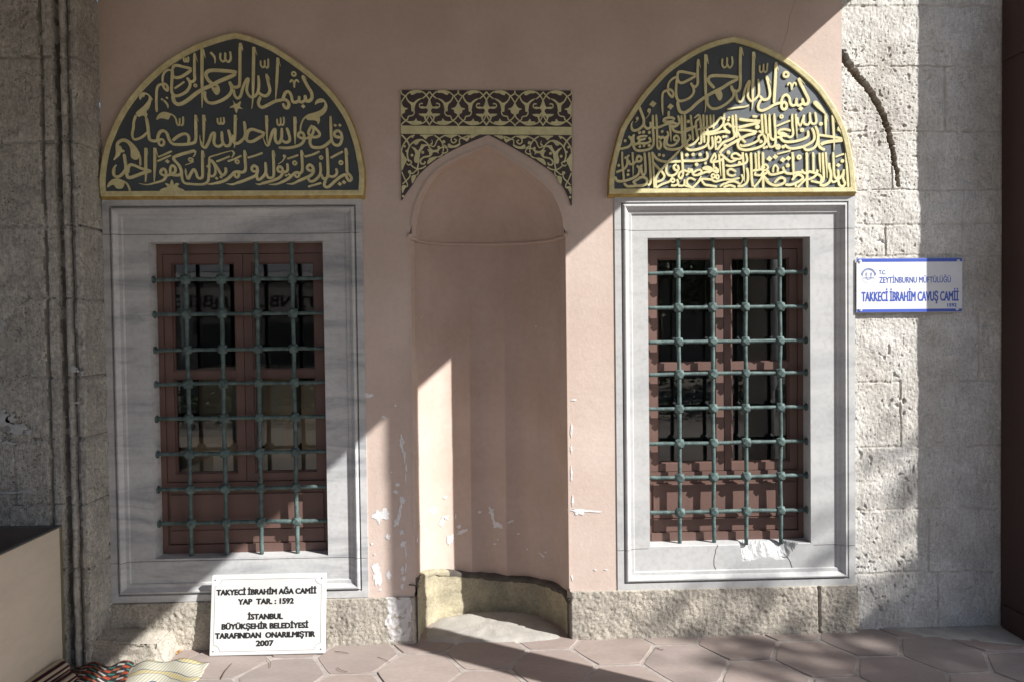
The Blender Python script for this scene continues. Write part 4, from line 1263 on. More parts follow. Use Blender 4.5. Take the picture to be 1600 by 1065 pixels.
panel(([(156, 300), (155, 283), (158, 253), (164, 226), (170, 211), (177, 194), (190, 170), (207, 146), (230, 121), (262, 94), (300, 72), (332, 60), (352, 54), (367, 51)],
       [(367, 51), (385, 55), (402, 61), (432, 75), (470, 101), (500, 125), (517, 142), (532, 161), (546, 184), (558, 216), (565, 246), (569, 272), (568, 296)]), ((157, 307), (567.5, 305)), LEFT_TXT,
      'dark arched panel of large gold calligraphy with leaf flourishes over the shaded left window')
panel(([(952, 294), (953, 270), (958, 245), (968, 207), (974, 193), (984, 177), (1002, 150), (1020, 129), (1040, 108), (1062, 92), (1090, 75), (1120, 63), (1147, 57.5)],
       [(1147, 57.5), (1162, 61), (1188, 70), (1225, 88), (1246, 102), (1270, 122), (1286, 139), (1302, 162), (1315, 186), (1324, 208), (1330, 235), (1335, 265), (1337, 292)]), ((951.5, 303), (1338, 300.5)), RIGHT_TXT,
      'dark arched panel of dense small gold calligraphy over the sunlit right window')

def ornament():
    t = empty('ornament_panel'); tag(t, 'dark aubergine panel of gold arabesque scrolls over the arched niche', 'ornament panel')
    yb = -.008
    arcL = [(628, 313), (634, 303), (645, 288), (655, 272.5), (679, 251.5), (710, 233.5), (737, 221), (763, 210.5)]
    arcR = [(763, 210.5), (784, 221), (810, 235.5), (837, 251.5), (863, 270), (879, 291), (888, 308), (892, 321)]
    q = lambda x, y: Vector((W(x, y, yb).x, W(x, y, yb).z))
    A = cr([q(*p) for p in arcL], 4)[:-1] + cr([q(*p) for p in arcR], 4)
    P = [q(626, 141), q(627, 313)] + A + [q(893.5, 321), q(893.5, 142)]
    b = MB(); b.poly([tuple(p) for p in P], yb, .002); b.build('board', BROWNB, t)
    b = MB(); b.poly([tuple(q(*p)) for p in ((626.8, 196.8), (893.2, 199), (893.2, 211.5), (626.8, 209.5))], yb-.0035, yb+.001); b.build('gold_band', OCHRE, t)
    k = [0]
    def draw(txt, f, mb):
        for ln in txt.strip().split('\n'):
            s_ = ln.split(); k[0] += 1; yt = yb-.0022-k[0]*.0000065
            if s_[0] == 'B':
                x, y, r = map(float, s_[1:]); mb.poly([tuple(f(x+r*math.cos(a*.6283), y+r*math.sin(a*.6283))) for a in range(10)], yt, yb)
            elif s_[0] == 'P':
                c = list(map(float, s_[1:])); PP = cr([f(c[i], c[i+1]) for i in range(0, len(c), 2)], 2, True); mb.poly([tuple(p) for p in PP], yt-.0002, yb)
            else:
                wd = float(s_[1])*.00034; c = list(map(float, s_[2:])); PP = cr([f(c[i], c[i+1]) for i in range(0, len(c), 2)], 5); mb.ribbon(PP, [wd]*len(PP), yt, yb)
    # six half units of the frieze
    mb = MB(); cx = [626.5, 671, 716, 760, 804.5, 848.5, 893]
    for h in range(6):
        a, c = (cx[h+1], cx[h]) if h % 2 == 0 else (cx[h], cx[h+1])
        yo = 130 + (a-660)*.004
        f = lambda x, y, a=a, c=c, yo=yo: q(a+(c-a)*x/450, yo+y/10+.4)
        draw(HALF_TXT, f, mb)
    mb.build('frieze_scrolls', OCHRE, t)
    mb = MB(); draw(SPAN_TXT, lambda x, y: q(615+x/10, 205+y/10), mb); mb.build('spandrel_scrolls', OCHRE, t)
    mb = MB(); draw(SPAN_TXT, lambda x, y: q(2*760.3-(615+x/10), 205+y/10+1.6+(.0004*(1300-x)*.0)), mb); mb.build('spandrel_scrolls', OCHRE, t)
ornament()

# ------------------------------------------------------------------ lettering helper
def letters(body, mats, parent, name='lettering', bold=0.0, space=1.0):
    cu = bpy.data.curves.new(name, 'FONT'); cu.body = body; cu.align_x = 'LEFT'; cu.offset = bold; cu.space_character = space; cu.resolution_u = 3
    ob = bpy.data.objects.new(name, cu); COL.objects.link(ob)
    dg = bpy.context.evaluated_depsgraph_get(); me = bpy.data.meshes.new_from_object(ob.evaluated_get(dg)); me.name = name
    bpy.data.objects.remove(ob); bpy.data.curves.remove(cu)
    me.materials.clear(); me.materials.append(mats)
    return me
def fit(me, x0, x1, z0, z1, shear=0):           # scale the caps of the text into a box in the plane x,z
    co = np.zeros(len(me.vertices)*3); me.vertices.foreach_get('co', co); co = co.reshape(-1, 3)
    return co
def place_text(body, mat_, parent, M, x0, x1, zb, cap, bold=.02, name='lettering', space=1.0):
    """text whose baseline is zb, cap height cap, spanning x0..x1 in the local plane of matrix M (local x, z=up)"""
    ref = letters('H', mat_, None, 'ref', 0); rc = np.zeros(len(ref.vertices)*3); ref.vertices.foreach_get('co', rc); rc = rc.reshape(-1, 3); H0, H1 = rc[:, 1].min(), rc[:, 1].max(); bpy.data.meshes.remove(ref)
    me = letters(body, mat_, parent, name, 0, space); co = np.zeros(len(me.vertices)*3); me.vertices.foreach_get('co', co); co = co.reshape(-1, 3)
    xa, xb = co[:, 0].min(), co[:, 0].max()
    out = np.zeros_like(co); out[:, 0] = x0+(co[:, 0]-xa)/(xb-xa)*(x1-x0); out[:, 2] = zb+(co[:, 1]-H0)/(H1-H0)*cap
    fs = [tuple(p.vertices) for p in me.polygons]; bpy.data.meshes.remove(me); mb = MB()
    bb = bold*cap*1.6
    for k, (dx, dz) in enumerate(((0, 0), (bb, 0), (-bb, 0), (0, bb*.7), (0, -bb*.7), (bb*.7, bb*.5), (-bb*.7, bb*.5), (bb*.7, -bb*.5), (-bb*.7, -bb*.5)) if bold else ((0, 0),)):
        mb.add([M @ Vector((p[0]+dx, p[1]-.00003*k, p[2]+dz)) for p in out], fs)
    return mb
# ------------------------------------------------------------------ leaning marble plaque
def plaque():
    t = empty('marble_plaque'); tag(t, 'white marble plaque with black Turkish text leaning below the shaded window', 'plaque')
    bl = Vector((-1.433, -.112, .004)); br = Vector((-.856, -.117, .004)); ht = .392
    xa = (br-bl).normalized(); up = Vector((-.012, .052/.39, 1)); up = (up - xa*up.dot(xa)).normalized(); nn = up.cross(xa)
    M = Matrix(((xa.x, nn.x, up.x, bl.x), (xa.y, nn.y, up.y, bl.y), (xa.z, nn.z, up.z, bl.z), (0, 0, 0, 1)))
    wd = (br-bl).length
    b = bmesh.new(); bmesh.ops.create_cube(b, size=1)
    for v in b.verts: v.co = Vector(((v.co.x+.5)*wd, (v.co.y+.5)*.022, (v.co.z+.5)*ht))
    bmesh.ops.bevel(b, geom=b.edges[:], offset=.0025, segments=2, affect='EDGES')
    for v in b.verts: v.co = M @ v.co
    me = bpy.data.meshes.new('slab'); b.to_mesh(me); b.free(); me.materials.append(MARBLE_W); link(bpy.data.objects.new('slab', me), t)
    Mf = M @ Matrix.Translation((0, -.0006, 0))
    u, v = wd/183., ht/124.
    ins = MB()
    def tx(s_, x0, x1, y):
        q = place_text(s_, INK, t, Mf, x0*u, x1*u, ht-y*v, 8.0*v, .068); ins.add(q.v, q.f)
    tx('TAKYECİ İBRAHİM AĞA CAMİİ', 9, 168, 30.5); tx('YAP  TAR. : 1592', 44, 132, 45.5); tx('İSTANBUL', 60, 115, 69)
    tx('BÜYÜKŞEHİR BELEDİYESİ', 19, 156, 83.5); tx('TARAFINDAN  ONARILMIŞTIR', 9, 167, 97.5); tx('2007', 74, 101, 110); ins.build('inscription', INK, t, recalc=False)
    # engraved border line with scooped corners
    m = MB(); g = 6.5; r = 10
    def L2(p): return Vector((p[0]*u, p[1]*v))
    pts = []
    for cx, cz, s0, s1 in ((g, g, 90, 0), (183-g, g, 180, 90), (183-g, 124-g, 270, 180), (g, 124-g, 360, 270)):
        for k in range(7):
            a = math.radians(s0+(s1-s0)*k/6); pts.append(L2((cx+r*math.cos(a), cz+r*math.sin(a))))
    m.ribbon(pts, [.0016]*len(pts), -.0006, 0, True); 
    m.v = [tuple(Mf @ Vector(p)) for p in m.v]; m.build('engraved_line', mat('engraved_grey', (.36, .36, .37), .8, .1, 9, 0), t)
    for cx, cz in ((6, 7), (177, 7), (177, 117), (6, 117)):
        s_ = MB(); s_.v = []; 
        ring = [(cx*u+.003*math.cos(a*.6283), -.002, cz*v+.003*math.sin(a*.6283)) for a in range(10)]; s_.add([M @ Vector(p) for p in ring] + [M @ Vector((p[0], .002, p[2])) for p in ring], [tuple(range(10))]+[(i, (i+1) % 10, 10+(i+1) % 10, 10+i) for i in range(10)])
        s_.build('screw', DARKLINE, t)
plaque()

# ------------------------------------------------------------------ enamel sign on the stone wall
def sign():
    t = empty('wall_sign'); tag(t, 'white enamel sign with blue bands and blue mosque lettering on the pale stone wall', 'sign')
    y = -.014; q = lambda x, z: W(x, z, y)
    tl, tr, bl, br = q(1338.5, 404), q(1503.5, 403), q(1338.5, 488.5), q(1503, 487)
    xa = (tr-tl).normalized(); up = Vector((0, 0, 1)); up = (up-xa*up.dot(xa)).normalized(); nn = up.cross(xa)
    M = Matrix(((xa.x, nn.x, up.x, bl.x), (xa.y, nn.y, up.y, bl.y), (xa.z, nn.z, up.z, bl.z), (0, 0, 0, 1)))
    wd = (tr-tl).length; ht = tl.z-bl.z; u, v = wd/165., ht/84.5
    m = MB(); m.box((0, 0, 0), (wd, .006, ht), M=M); m.build('plate', SIGNW, t)
    m = MB(); m.box((.0015, -.0006, 78.8*v), (wd-.0015, .001, ht-.001), M=M); m.build('blue_band', SIGNB, t)
    m = MB(); m.box((.0015, -.0006, .001), (wd-.0015, .001, 5*v), M=M); m.build('blue_band', SIGNB, t)
    Mf = M @ Matrix.Translation((0, -.0007, 0))
    lt = MB()
    def tx(*a):
        q = place_text(*a); lt.add(q.v, q.f)
    tx('T.C.', SIGNB, t, Mf, 35*u, 45*u, ht-25*v, 6.4*v, .012)
    tx('ZEYTİNBURNU MÜFTÜLÜĞÜ', SIGNB, t, Mf, 35.5*u, 147*u, ht-38.5*v, 9*v, .008)
    tx('TAKKECİ İBRAHİM CAVUŞ CAMİİ', SIGNB, t, Mf, 8*u, 159*u, ht-67*v, 14.3*v, .020)
    tx('1592', SIGNB, t, Mf, 142*u, 156*u, ht-76.5*v, 5*v, .04); lt.build('lettering', SIGNB, t, recalc=False)
    # round emblem: ring of lettering strokes, two tall ovals over a wavy line
    e = MB(); cx, cz, R = 18.7*u, ht-27.5*v, 11.3*u
    for k in range(46):
        a = math.radians(8+k*3.65); e.ribbon([Vector((cx+math.cos(a)*(R-.0035), cz+math.sin(a)*(R-.0035))), Vector((cx+math.cos(a)*(R+.0022), cz+math.sin(a)*(R+.0022)))], [.0017]*2, -.0003, .0003)
    for k in range(15):
        a = math.radians(196+k*10.5); P = [Vector((cx+math.cos(a+d)*R*.96, cz+math.sin(a+d)*R*.96)) for d in (-.05, 0, .05)]; e.ribbon(P, [.0011]*3, -.0003, .0003)
    arc = [Vector((cx+math.cos(math.radians(a))*(R*.84), cz+math.sin(math.radians(a))*(R*.84))) for a in range(-5, 186, 10)]; e.ribbon(arc, [.0010]*len(arc), -.0003, .0003)
    for s_ in (-1, 1):
        P = [Vector((cx+s_*3.7*u+1.0*u*math.cos(a*.6283), cz+3.0*v+2.2*v*math.sin(a*.6283))) for a in range(10)]; e.ribbon(P, [.0018]*10, -.0003, .0003, True)
        e.ribbon([Vector((cx+s_*3.7*u, cz+.8*v)), Vector((cx+s_*3.7*u, cz-2.6*v))], [.0022]*2, -.0003, .0003)
    P = [Vector((cx+(k/20-.5)*17*u, cz-3.2*v+(.7*v if k % 2 else -.5*v))) for k in range(21)]; e.ribbon(P, [.0024]*21, -.0003, .0003)
    P = [Vector((cx+3.0*u*math.cos(a), cz-3.6*v+2.4*v*math.sin(a))) for a in [math.pi+i*math.pi/8 for i in range(9)]]; e.ribbon(P, [.0018]*9, -.0003, .0003)
    e.v = [tuple(Mf @ Vector(p)) for p in e.v]; e.build('emblem', mat('emblem_blue', (.20, .26, .52), .4, .05, 9, 0), t)
    for x, z in ((5.2, 80), (158.5, 79.5), (6, 4.5), (157, 4.5)):
        s_ = MB()
        for r_, y0, y1, mi in ((.0088, -.003, 0, 0), (.004, -.005, -.003, 1)):
            rg = [(x*u+r_*math.cos(a*.5236), y0, z*v+r_*math.sin(a*.5236)) for a in range(12)]; rb = [(p[0], y1, p[2]) for p in rg]
            s_.add([M @ Vector(p) for p in rg+rb], [tuple(range(12))]+[(i, (i+1) % 12, 12+(i+1) % 12, 12+i) for i in range(12)], mi)
        s_.build('screw', [SIGNW, STEEL], t)
sign()

# ------------------------------------------------------------------ beige bin, rug, mats, litter
def bin_():
    t = empty('storage_bin', (-2.55, -.75, 0)); tag(t, 'open topped beige board bin standing by the left stone pilaster', 'bin')
    x0, x1, y0, y1, z = -3.0+2.55, -2.078+2.55, -1.35+.75, -.222+.75, .712; th = .016
    m = MB(); m.box((x1-th, y0, .004), (x1, y1-.014, z-.008)); m.build('side_panel', BEIGE, t)
    m = MB(); m.box((x0, y0, .004), (x1-th, y0+th, z-.008)); m.build('side_panel', BEIGE, t)
    m = MB(); m.box((x0, y1-th, .004), (x1-th, y1, z-.008)); m.box((x0, y0+th, .004), (x0+th, y1-th, z-.008)); m.box((x0+th, y0+th, .004), (x1-th, y1-th, .03)); m.box((x1-th-.004, y0+th, .03), (x1-th-.0005, y1-th, z-.012)); m.build('back_panel', BINDARK, t)
    m = MB(); m.box((x1-th-.002, y0-.002, z-.008), (x1+.003, y1+.002, z)); m.box((x0, y1-th-.002, z-.008), (x1-th-.002, y1+.002, z)); m.build('rim_strip', mat('dark_edge', (.09, .085, .08), .7), t)
    m = MB(); m.box((x1-th, y1-.014, .004), (x1+.003, y1+.002, z-.008)); m.build('corner_strip', OLIVE, t)
bin_()
def stripes(name, cols, scale, rot, dash=None, rough=.9):
    m = bpy.data.materials.new(name); m.use_nodes = True; n = m.node_tree.nodes; l = m.node_tree.links; b = n['Principled BSDF']; b.inputs['Roughness'].default_value = rough; b.inputs['Specular IOR Level'].default_value = .15
    tc = n.new('ShaderNodeTexCoord'); mp = n.new('ShaderNodeMapping'); mp.inputs['Rotation'].default_value = (0, 0, rot); l.new(tc.outputs['Object'], mp.inputs[0])
    sp = n.new('ShaderNodeSeparateXYZ'); l.new(mp.outputs[0], sp.inputs[0])
    def saw(o, sc):
        a = n.new('ShaderNodeMath'); a.operation = 'MULTIPLY'; a.inputs[1].default_value = sc; l.new(o, a.inputs[0]); f = n.new('ShaderNodeMath'); f.operation = 'FRACT'; l.new(a.outputs[0], f.inputs[0]); return f.outputs[0]
    return m, n, l, b, sp, saw
def rugs():
    # dark chequered rug
    m_, n, l, b, sp, saw = stripes('woven_dark', None, 1, .35)
    r = n.new('ShaderNodeValToRGB'); r.color_ramp.interpolation = 'CONSTANT'; e = r.color_ramp.elements
    for i, (p, c) in enumerate(((0, (.03, .025, .03)), (.16, (.30, .06, .03)), (.30, (.03, .03, .03)), (.42, (.05, .16, .13)), (.5, (.035, .03, .03)), (.66, (.32, .10, .05)), (.76, (.03, .03, .03)), (.9, (.38, .36, .33)))):
        q = e[i] if i < 2 else e.new(p); q.position = p; q.color = (*c, 1)
    ax = n.new('ShaderNodeMath'); ax.operation = 'MULTIPLY'; ax.inputs[1].default_value = 24; l.new(sp.outputs[0], ax.inputs[0]); fl = n.new('ShaderNodeMath'); fl.operation = 'FLOOR'; l.new(ax.outputs[0], fl.inputs[0])
    mu = n.new('ShaderNodeMath'); mu.operation = 'MULTIPLY_ADD'; mu.inputs[1].default_value = .37; l.new(fl.outputs[0], mu.inputs[0]); ay = n.new('ShaderNodeMath'); ay.operation = 'MULTIPLY'; ay.inputs[1].default_value = 9; l.new(sp.outputs[1], ay.inputs[0]); l.new(ay.outputs[0], mu.inputs[2])
    f = n.new('ShaderNodeMath'); f.operation = 'FRACT'; l.new(mu.outputs[0], f.inputs[0]); l.new(f.outputs[0], r.inputs[0]); l.new(r.outputs[0], b.inputs['Base Color'])
    wv = n.new('ShaderNodeTexWave'); wv.inputs['Scale'].default_value = 60; l.new(sp.outputs[1].node.inputs[0].links[0].from_socket, wv.inputs['Vector']); bp = n.new('ShaderNodeBump'); bp.inputs['Strength'].default_value = .5; bp.inputs['Distance'].default_value = .003; l.new(wv.outputs[0], bp.inputs['Height']); l.new(bp.outputs[0], b.inputs['Normal'])
    dark = m_
    def sheet(name, c00, c10, c11, c01, mt, label, hz, nu=44, nv=30, fringe=0, ph=0):
        A = [Vector(p) for p in (c00, c10, c11, c01)]
        def fn(i, j):
            u, v = i/(nu-1), j/(nv-1); p = (A[0]*(1-u)+A[1]*u)*(1-v)+(A[3]*(1-u)+A[2]*u)*v
            z = hz + .016*math.sin(u*5.2+ph)*math.sin(v*3.1+ph*.7) + .012*math.sin(u*11+v*4+ph)
            return (p.x+.006*math.sin(v*9+u*3), p.y+.006*math.sin(u*8), .006+max(0, z))
        g = grid(nu, nv, fn); N = nu*nv
        g2 = [(x, y, max(z-.005, .0012)) for x, y, z in g.v]; F0 = list(g.f)
        g.v += g2; g.f += [tuple(i+N for i in f_[::-1]) for f_ in F0]; g.m += [0]*len(F0)
        edge = [i for i in range(nu)] + [(j+1)*nu-1 for j in range(1, nv)] + [nu*(nv-1)+i for i in range(nu-2, -1, -1)] + [j*nu for j in range(nv-2, 0, -1)]
        for a, b2 in zip(edge, edge[1:]+edge[:1]): g.f.append((a, b2, b2+N, a+N)); g.m.append(0)
        o = g.build(name, mt, smooth=True); tag(o, label, 'rug'); return o
    sheet('woven_rug', (-2.10, -.52, 0), (-1.66, -.60, 0), (-1.745, -.225, 0), (-2.03, -.20, 0), dark, 'dark red and black chequered woven rug on the shaded paving', .022, ph=.6)
    m_, n, l, b, sp, saw = stripes('woven_yellow', None, 1, .12)
    fine = saw(sp.outputs[0], 62)
    r = n.new('ShaderNodeValToRGB'); r.color_ramp.interpolation = 'CONSTANT'; e = r.color_ramp.elements; e[0].color = (.47, .46, .39, 1); e[1].position = .55; e[1].color = (.34, .32, .25, 1); l.new(fine, r.inputs[0])
    nz = n.new('ShaderNodeTexNoise'); nz.inputs['Scale'].default_value = 4.5; nz.inputs['Detail'].default_value = 1; l.new(sp.inputs[0].links[0].from_socket, nz.inputs['Vector'])
    ad = n.new('ShaderNodeMath'); ad.operation = 'MULTIPLY_ADD'; ad.inputs[1].default_value = .33; l.new(nz.outputs[0], ad.inputs[0]); l.new(sp.outputs[1], ad.inputs[2])
    band = saw(ad.outputs[0], 7.5)
    r2 = n.new('ShaderNodeValToRGB'); r2.color_ramp.interpolation = 'CONSTANT'; e = r2.color_ramp.elements; e[0].color = (1, 1, 1, 1); e[1].position = .30; e[1].color = (.22, .30, .58, 1); q = e.new(.34); q.color = (1, .90, .62, 1); q = e.new(.66); q.color = (.22, .30, .58, 1); q = e.new(.70); q.color = (1, 1, 1, 1); l.new(band, r2.inputs[0])
    x = n.new('ShaderNodeMix'); x.data_type = 'RGBA'; x.blend_type = 'MULTIPLY'; x.inputs[0].default_value = 1; l.new(r.outputs[0], x.inputs[6]); l.new(r2.outputs[0], x.inputs[7]); l.new(x.outputs[2], b.inputs['Base Color'])
    bp = n.new('ShaderNodeBump'); bp.inputs['Strength'].default_value = .6; bp.inputs['Distance'].default_value = .002; l.new(fine, bp.inputs['Height']); l.new(bp.outputs[0], b.inputs['Normal'])
    sheet('straw_mat', (-1.80, -.60, 0), (-1.36, -.60, 0), (-1.40, -.185, 0), (-1.77, -.20, 0), m_, 'pale yellow mat with wavy blue lines lying in the sun beside the stone block', .012, ph=2.2)
    # rolled mats by the bin
    m_, n, l, b, sp, saw = stripes('rolled_weave', None, 1, 0)
    f = saw(sp.outputs[2], 55)
    r = n.new('ShaderNodeValToRGB'); r.color_ramp.interpolation = 'CONSTANT'; e = r.color_ramp.elements; e[0].color = (.42, .36, .26, 1); e[1].position = .5; e[1].color = (.07, .02, .03, 1); l.new(f, r.inputs[0]); l.new(r.outputs[0], b.inputs['Base Color'])
    for (x, y, rr, label) in ((-2.04, -.30, .048, 'thicker rolled mat with striped spiral end beside the bin'), (-1.955, -.37, .034, 'thinner rolled mat with striped spiral end beside the bin')):
        mb = MB(); P = []
        for k in range(70):
            a = k*.30; rad = rr*(.18+.82*k/69); P.append(Vector((math.cos(a)*rad, math.sin(a)*rad)))
        Ln = .5; d = Vector((-.12, -.99)).normalized(); sx = Vector((d.y, -d.x))
        V = []
        for p in P:
            for s_ in (0, 1):
                base = Vector((x, y)) + sx*p.x + d*(s_*Ln); V.append((base.x, base.y, rr+.004+p.y))
                q2 = p*.91; base = Vector((x, y)) + sx*q2.x + d*(s_*Ln); V.append((base.x, base.y, rr+.004+q2.y))
        Fs = []
        for k in range(len(P)-1):
            a, c = k*4, k*4+4
            Fs += [(a, a+2, c+2, c), (a+1, c+1, c+3, a+3), (a, c, c+1, a+1), (a+2, a+3, c+3, c+2)]
        mb.add(V, Fs); o = mb.build('rolled_mat', m_, smooth=False); tag(o, label, 'rolled mat', 'rolled mats by the bin')
rugs()
def litter():
    random.seed(8); m = MB(); c = G(269, 1019)
    for k in range(150):
        x, y = random.gauss(0, .017), random.gauss(0, .011); z = max(.002, .016*math.exp(-(x*x+y*y)/.0006)*random.random()+.003); s_ = random.uniform(.003, .007)
        R = Matrix.Rotation(random.uniform(0, 6.3), 3, 'Z') @ Matrix.Rotation(random.uniform(-1, 1), 3, 'X')
        m.add([Vector((c.x+x, c.y+y, z))+R @ Vector(p)*s_ for p in ((-1, -.5, 0), (1, -.4, .2), (.9, .5, 0), (-.8, .5, .3))], [(0, 1, 2, 3)])
    tag(m.build('leaf_litter', LEAFB, recalc=False), kind='stuff')
    tw = [([(345, 1062), (352, 1050), (362, 1037)], .0022, 'thin dry twig in front of the leaning plaque, near the straw mat'), ([(418, 1030), (423, 1036), (422, 1043)], .0013, 'small curled twig below the middle of the leaning plaque'), ([(523, 1018), (535, 1020), (545, 1021)], .0013, 'short dry stalk at the right foot of the leaning plaque'), ([(527, 1043), (532, 1048), (543, 1050)], .0013, 'curved dry stalk on a paver in front of the plinth'), ([(590, 1027), (600, 1031), (609, 1036)], .0011, 'fine straight stalk on the paver left of the niche'), ([(1027, 1013), (1032, 1016), (1037, 1015)], .0014, 'tiny dry stalk below the sunlit window')]
    for pl, r, lab in tw:
        P = [G(x, y)+Vector((0, 0, .0045+.003*(i == 1))) for i, (x, y) in enumerate(pl)]; mb = MB(); mb.tube(cr(P, 4), r, 6, wob=.2)
        tag(mb.build('twig', TWIGM, smooth=True), lab, 'twig', 'dry twigs on the paving')
    for px, py in ((563, 1016), (505, 1053), (626, 1016), (1172, 1020), (870, 1011), (640, 905)): pass
litter()

# ------------------------------------------------------------------ brown timber post at the right, portico roof and columns
t = empty('timber_post', (2.95, -.13, 0)); tag(t, 'dark brown timber jamb standing against the stone wall at the far right', 'post')
m = MB(); m.box((-.228, -.128, -.01), (.5, .128, 3.78)); m.box((-.236, -.118, 3.0), (-.226, .118, 3.05)); o = m.build('jamb_body', POSTW, t)
m = MB(); m.box((-.240, -.136, -.012), (-.2285, .10, .13)); m.build('base_board', POSTW, t)
XE, ZE = 2.33, 3.688
def roof():
    t = empty('portico_roof', (-2, -1.5, ZE)); tag(t, 'timber boarded portico roof above the windows', 'roof')
    m = MB(); m.box((-7+2, -4.8+1.5, 0), (XE+2, -.03+1.5, .06)); m.build('ceiling_boards', ROOFW, t)
    m = MB(); m.box((-7+2, -4.9+1.5, .061), (XE+2+.0, 1.5-.03, .16)); m.build('roof_covering', mat('lead_roof', (.3, .31, .32), .6), t)
roof()
def column(x, y, label):
    t = empty('portico_column', (x, y, 0)); tag(t, label, 'column', 'columns carrying the portico roof')
    m = MB(); m.tube([(0, 0, .2), (0, 0, 1), (0, 0, 3.1)], [.122, .122, .120], 24); m.build('shaft', COLM, t, smooth=True)
    m = MB(); m.tube([(0, 0, 0), (0, 0, .1), (0, 0, .16), (0, 0, .2)], [.18, .18, .165, .14], 24); m.build('base', COLM, t)
    m = MB(); m.tube([(0, 0, 3.1), (0, 0, 3.14), (0, 0, 3.5)], [.121, .126, .124], 16); m.tube([(0, 0, 3.501), (0, 0, ZE-.002)], [.127, .127], 16); m.build('capital', COLM, t)
cdir = Vector((1.66, -1)).normalized(); cc = Vector((-.235, 0))+cdir*2.75
column(cc.x-.02, cc.y, 'round stone column at the sunny right end of the portico')
column(-5.5, cc.y, 'round stone column at the far left end of the portico')

# ------------------------------------------------------------------ courtyard behind the camera: trees, hedge, kiosk (seen in the panes and in the dappled shade)
def tree(name, x, y, h, r, n, seed, label, leaf=.10, flat=.8, group='courtyard trees'):
    t = empty(name, (x, y, 0)); tag(t, label, 'tree', group); rnd = random.Random(seed)
    m = MB(); m.tube([(0, 0, -.03), (.05, 0, h*.3), (-.04, .06, h*.55), (0, 0, h*.8)], [.16, .12, .09, .04], 10)
    cl = []
    for k in range(26):
        a = rnd.uniform(0, 6.28); u = rnd.uniform(-1, 1); q = math.sqrt(1-u*u); d = rnd.uniform(.45, 1)**.5*r
        c = Vector((math.cos(a)*q*d, math.sin(a)*q*d, h-r*flat+u*d*flat)); cl.append((c, rnd.uniform(.22, .42)*r))
        if k < 9: m.tube([(0, 0, h*.45+k*.05), tuple(c*.5+Vector((0, 0, h*.3))), tuple(c)], [.05, .03, .012], 6)
    m.build('trunk', BARK, t, smooth=True)
    f = MB()
    for k in range(n):
        c, cr_ = cl[k % len(cl)]; d = Vector((rnd.gauss(0, 1), rnd.gauss(0, 1), rnd.gauss(0, 1))).normalized()*cr_*rnd.uniform(.2, 1)
        s_ = leaf*rnd.uniform(.6, 1.3); R = Matrix.Rotation(rnd.uniform(0, 6.3), 3, 'Z') @ Matrix.Rotation(rnd.uniform(-1.3, 1.3), 3, 'X')
        f.add([c+d+R @ Vector(p)*s_ for p in ((-.5, 0, 0), (0, -.28, .05), (.55, 0, 0), (0, .28, .05))], [(0, 1, 2, 3)])
    f.build('crown', GREEN, t, recalc=False); return t
K = 5.0
tree('plane_tree', 2.78+1.70*K, -.1-1.0*K, .0+1.486*K+.62, 1.6, 4600, 3, 'leafy tree beyond the right end of the portico whose shade dapples the wall', .15, .62)
tree('plane_tree', 7.2, -13.5, 5.6, 2.4, 3500, 15, 'nearer tree mirrored in the left casement of the sunlit window', .24)
tree('plane_tree', 9.5, -15, 6.5, 2.8, 3500, 5, 'tall tree mirrored in the glass of the sunlit window', .24)
tree('plane_tree', 5.2, -17, 6, 2.6, 3500, 6, 'second tall tree mirrored in the glass of the sunlit window', .24)
tree('plane_tree', -9.5, -17, 7.5, 2.8, 3500, 7, 'tree standing behind the courtyard kiosk', .24)
tree('plane_tree', -2.2, -19, 7, 2.8, 3000, 8, 'tree standing right behind the banner of the courtyard kiosk', .24)
m = MB(); m.box((-26, -21.3, -.03), (26, -21, 5.2)); m.box((-26, -21.35, 5.2), (26, -20.95, 5.35)); tag(m.build('sky_block_wall', mat('added_wall', (.30, .27, .24), .9, .2, 2, .2, 20)), 'unseen long high wall added across the courtyard to block the low sky', 'wall')  # unseen wall, added to block the low sky and darken reflections
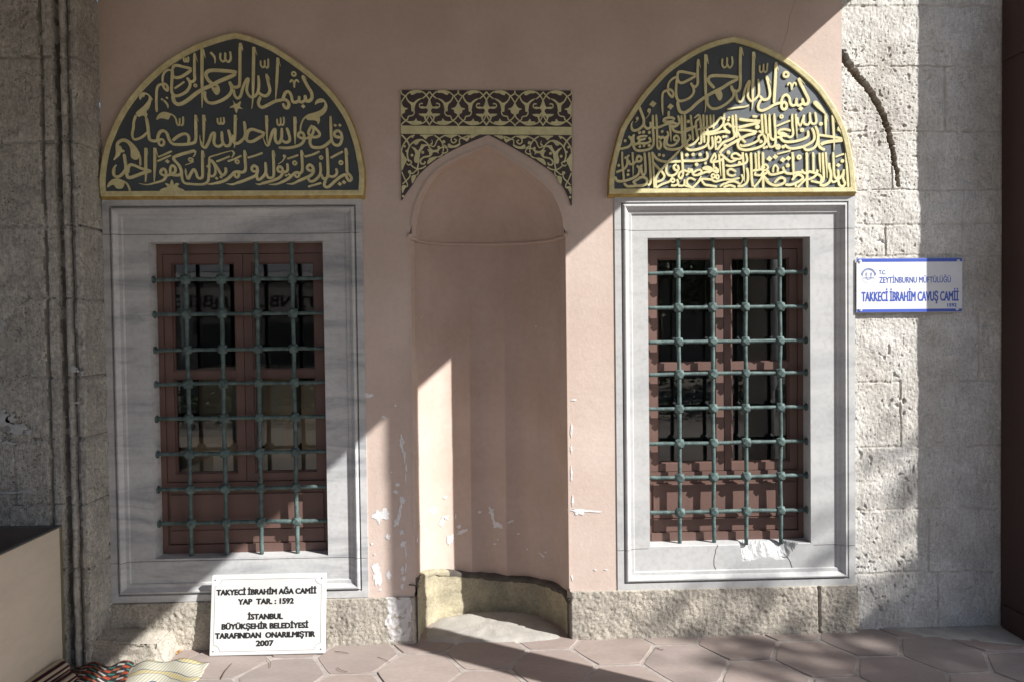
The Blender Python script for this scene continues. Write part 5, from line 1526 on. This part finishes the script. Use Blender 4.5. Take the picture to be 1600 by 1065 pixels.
def kiosk():
    t = empty('kiosk', (-6, -11, 0)); tag(t, 'low white roofed kiosk with a lettered banner across the courtyard', 'kiosk')
    m = MB(); m.box((-3, -2, -.03), (3.6, 0, 2.7)); m.build('wall', mat('kiosk_wall', (.2, .19, .18)), t)
    m = MB(); m.box((-3.3, -2.3, 2.7), (3.9, .2, 2.82)); m.build('roof', mat('kiosk_roof', (.78, .78, .78)), t)
    m = MB(); m.box((-2.4, .02, 1.95), (3.3, .05, 2.5)); m.build('banner', mat('banner_cloth', (.36, .34, .31)), t)
    M = Matrix(((-1, 0, 0, 0), (0, -1, 0, .056), (0, 0, 1, 0), (0, 0, 0, 1)))
    place_text('ZEYTİNBURNU BELEDİYESİ', INK, t, M, -2.9, 2.0, 2.1, .24, .03).build('lettering', INK, t, recalc=False)
    m = MB()
    for x in (-2, -.4, 1.2): m.box((x, .003, .9), (x+1.1, .02, 1.8))
    m.build('window', mat('kiosk_glass', (.03, .035, .04), .1), t)
kiosk()
def awning():
    m_ = bpy.data.materials.new('awning_cloth'); m_.use_nodes = True; n = m_.node_tree.nodes; l = m_.node_tree.links
    tr_ = n.new('ShaderNodeBsdfTranslucent'); tr_.inputs[0].default_value = (.85, .85, .84, 1); mx = n.new('ShaderNodeMixShader'); mx.inputs[0].default_value = .6
    n['Principled BSDF'].inputs['Base Color'].default_value = (.85, .85, .85, 1)
    l.new(n['Principled BSDF'].outputs[0], mx.inputs[1]); l.new(tr_.outputs[0], mx.inputs[2]); l.new(mx.outputs[0], n['Material Output'].inputs[0])
    t = empty('awning', (-6, -9.6, 0)); tag(t, 'white cloth awning stretched in front of the courtyard kiosk', 'awning')
    m = MB(); m.add([(-3.2, -1.0, 3.15), (3.4, -1.0, 3.15), (3.4, .5, 2.85), (-3.2, .5, 2.85), (3.4, .5, 2.70), (-3.2, .5, 2.70)], [(0, 1, 2, 3), (3, 2, 4, 5)]); m.build('cloth', m_, t, recalc=False)
    for x in (-3.1, .2, 3.3):
        m = MB(); m.tube([(x, .46, -.03), (x, .46, 2.86)], .025, 8); m.build('pole', STEEL, t)
awning()
def hedge():
    rnd = random.Random(2); m = MB()
    for k in range(5000):
        c = Vector((rnd.uniform(-9, 9), -8.6+rnd.uniform(-.4, .4), rnd.uniform(0, .75))); s_ = .09*rnd.uniform(.6, 1.3); R = Matrix.Rotation(rnd.uniform(0, 6.3), 3, 'Z') @ Matrix.Rotation(rnd.uniform(-1.5, 1.5), 3, 'X')
        m.add([c+R @ Vector(p)*s_ for p in ((-.5, 0, 0), (0, -.3, .05), (.55, 0, 0), (0, .3, .05))], [(0, 1, 2, 3)])
    o = m.build('hedge', GREEN, recalc=False); tag(o, 'low clipped hedge across the courtyard in front of the kiosk', 'hedge')
hedge()
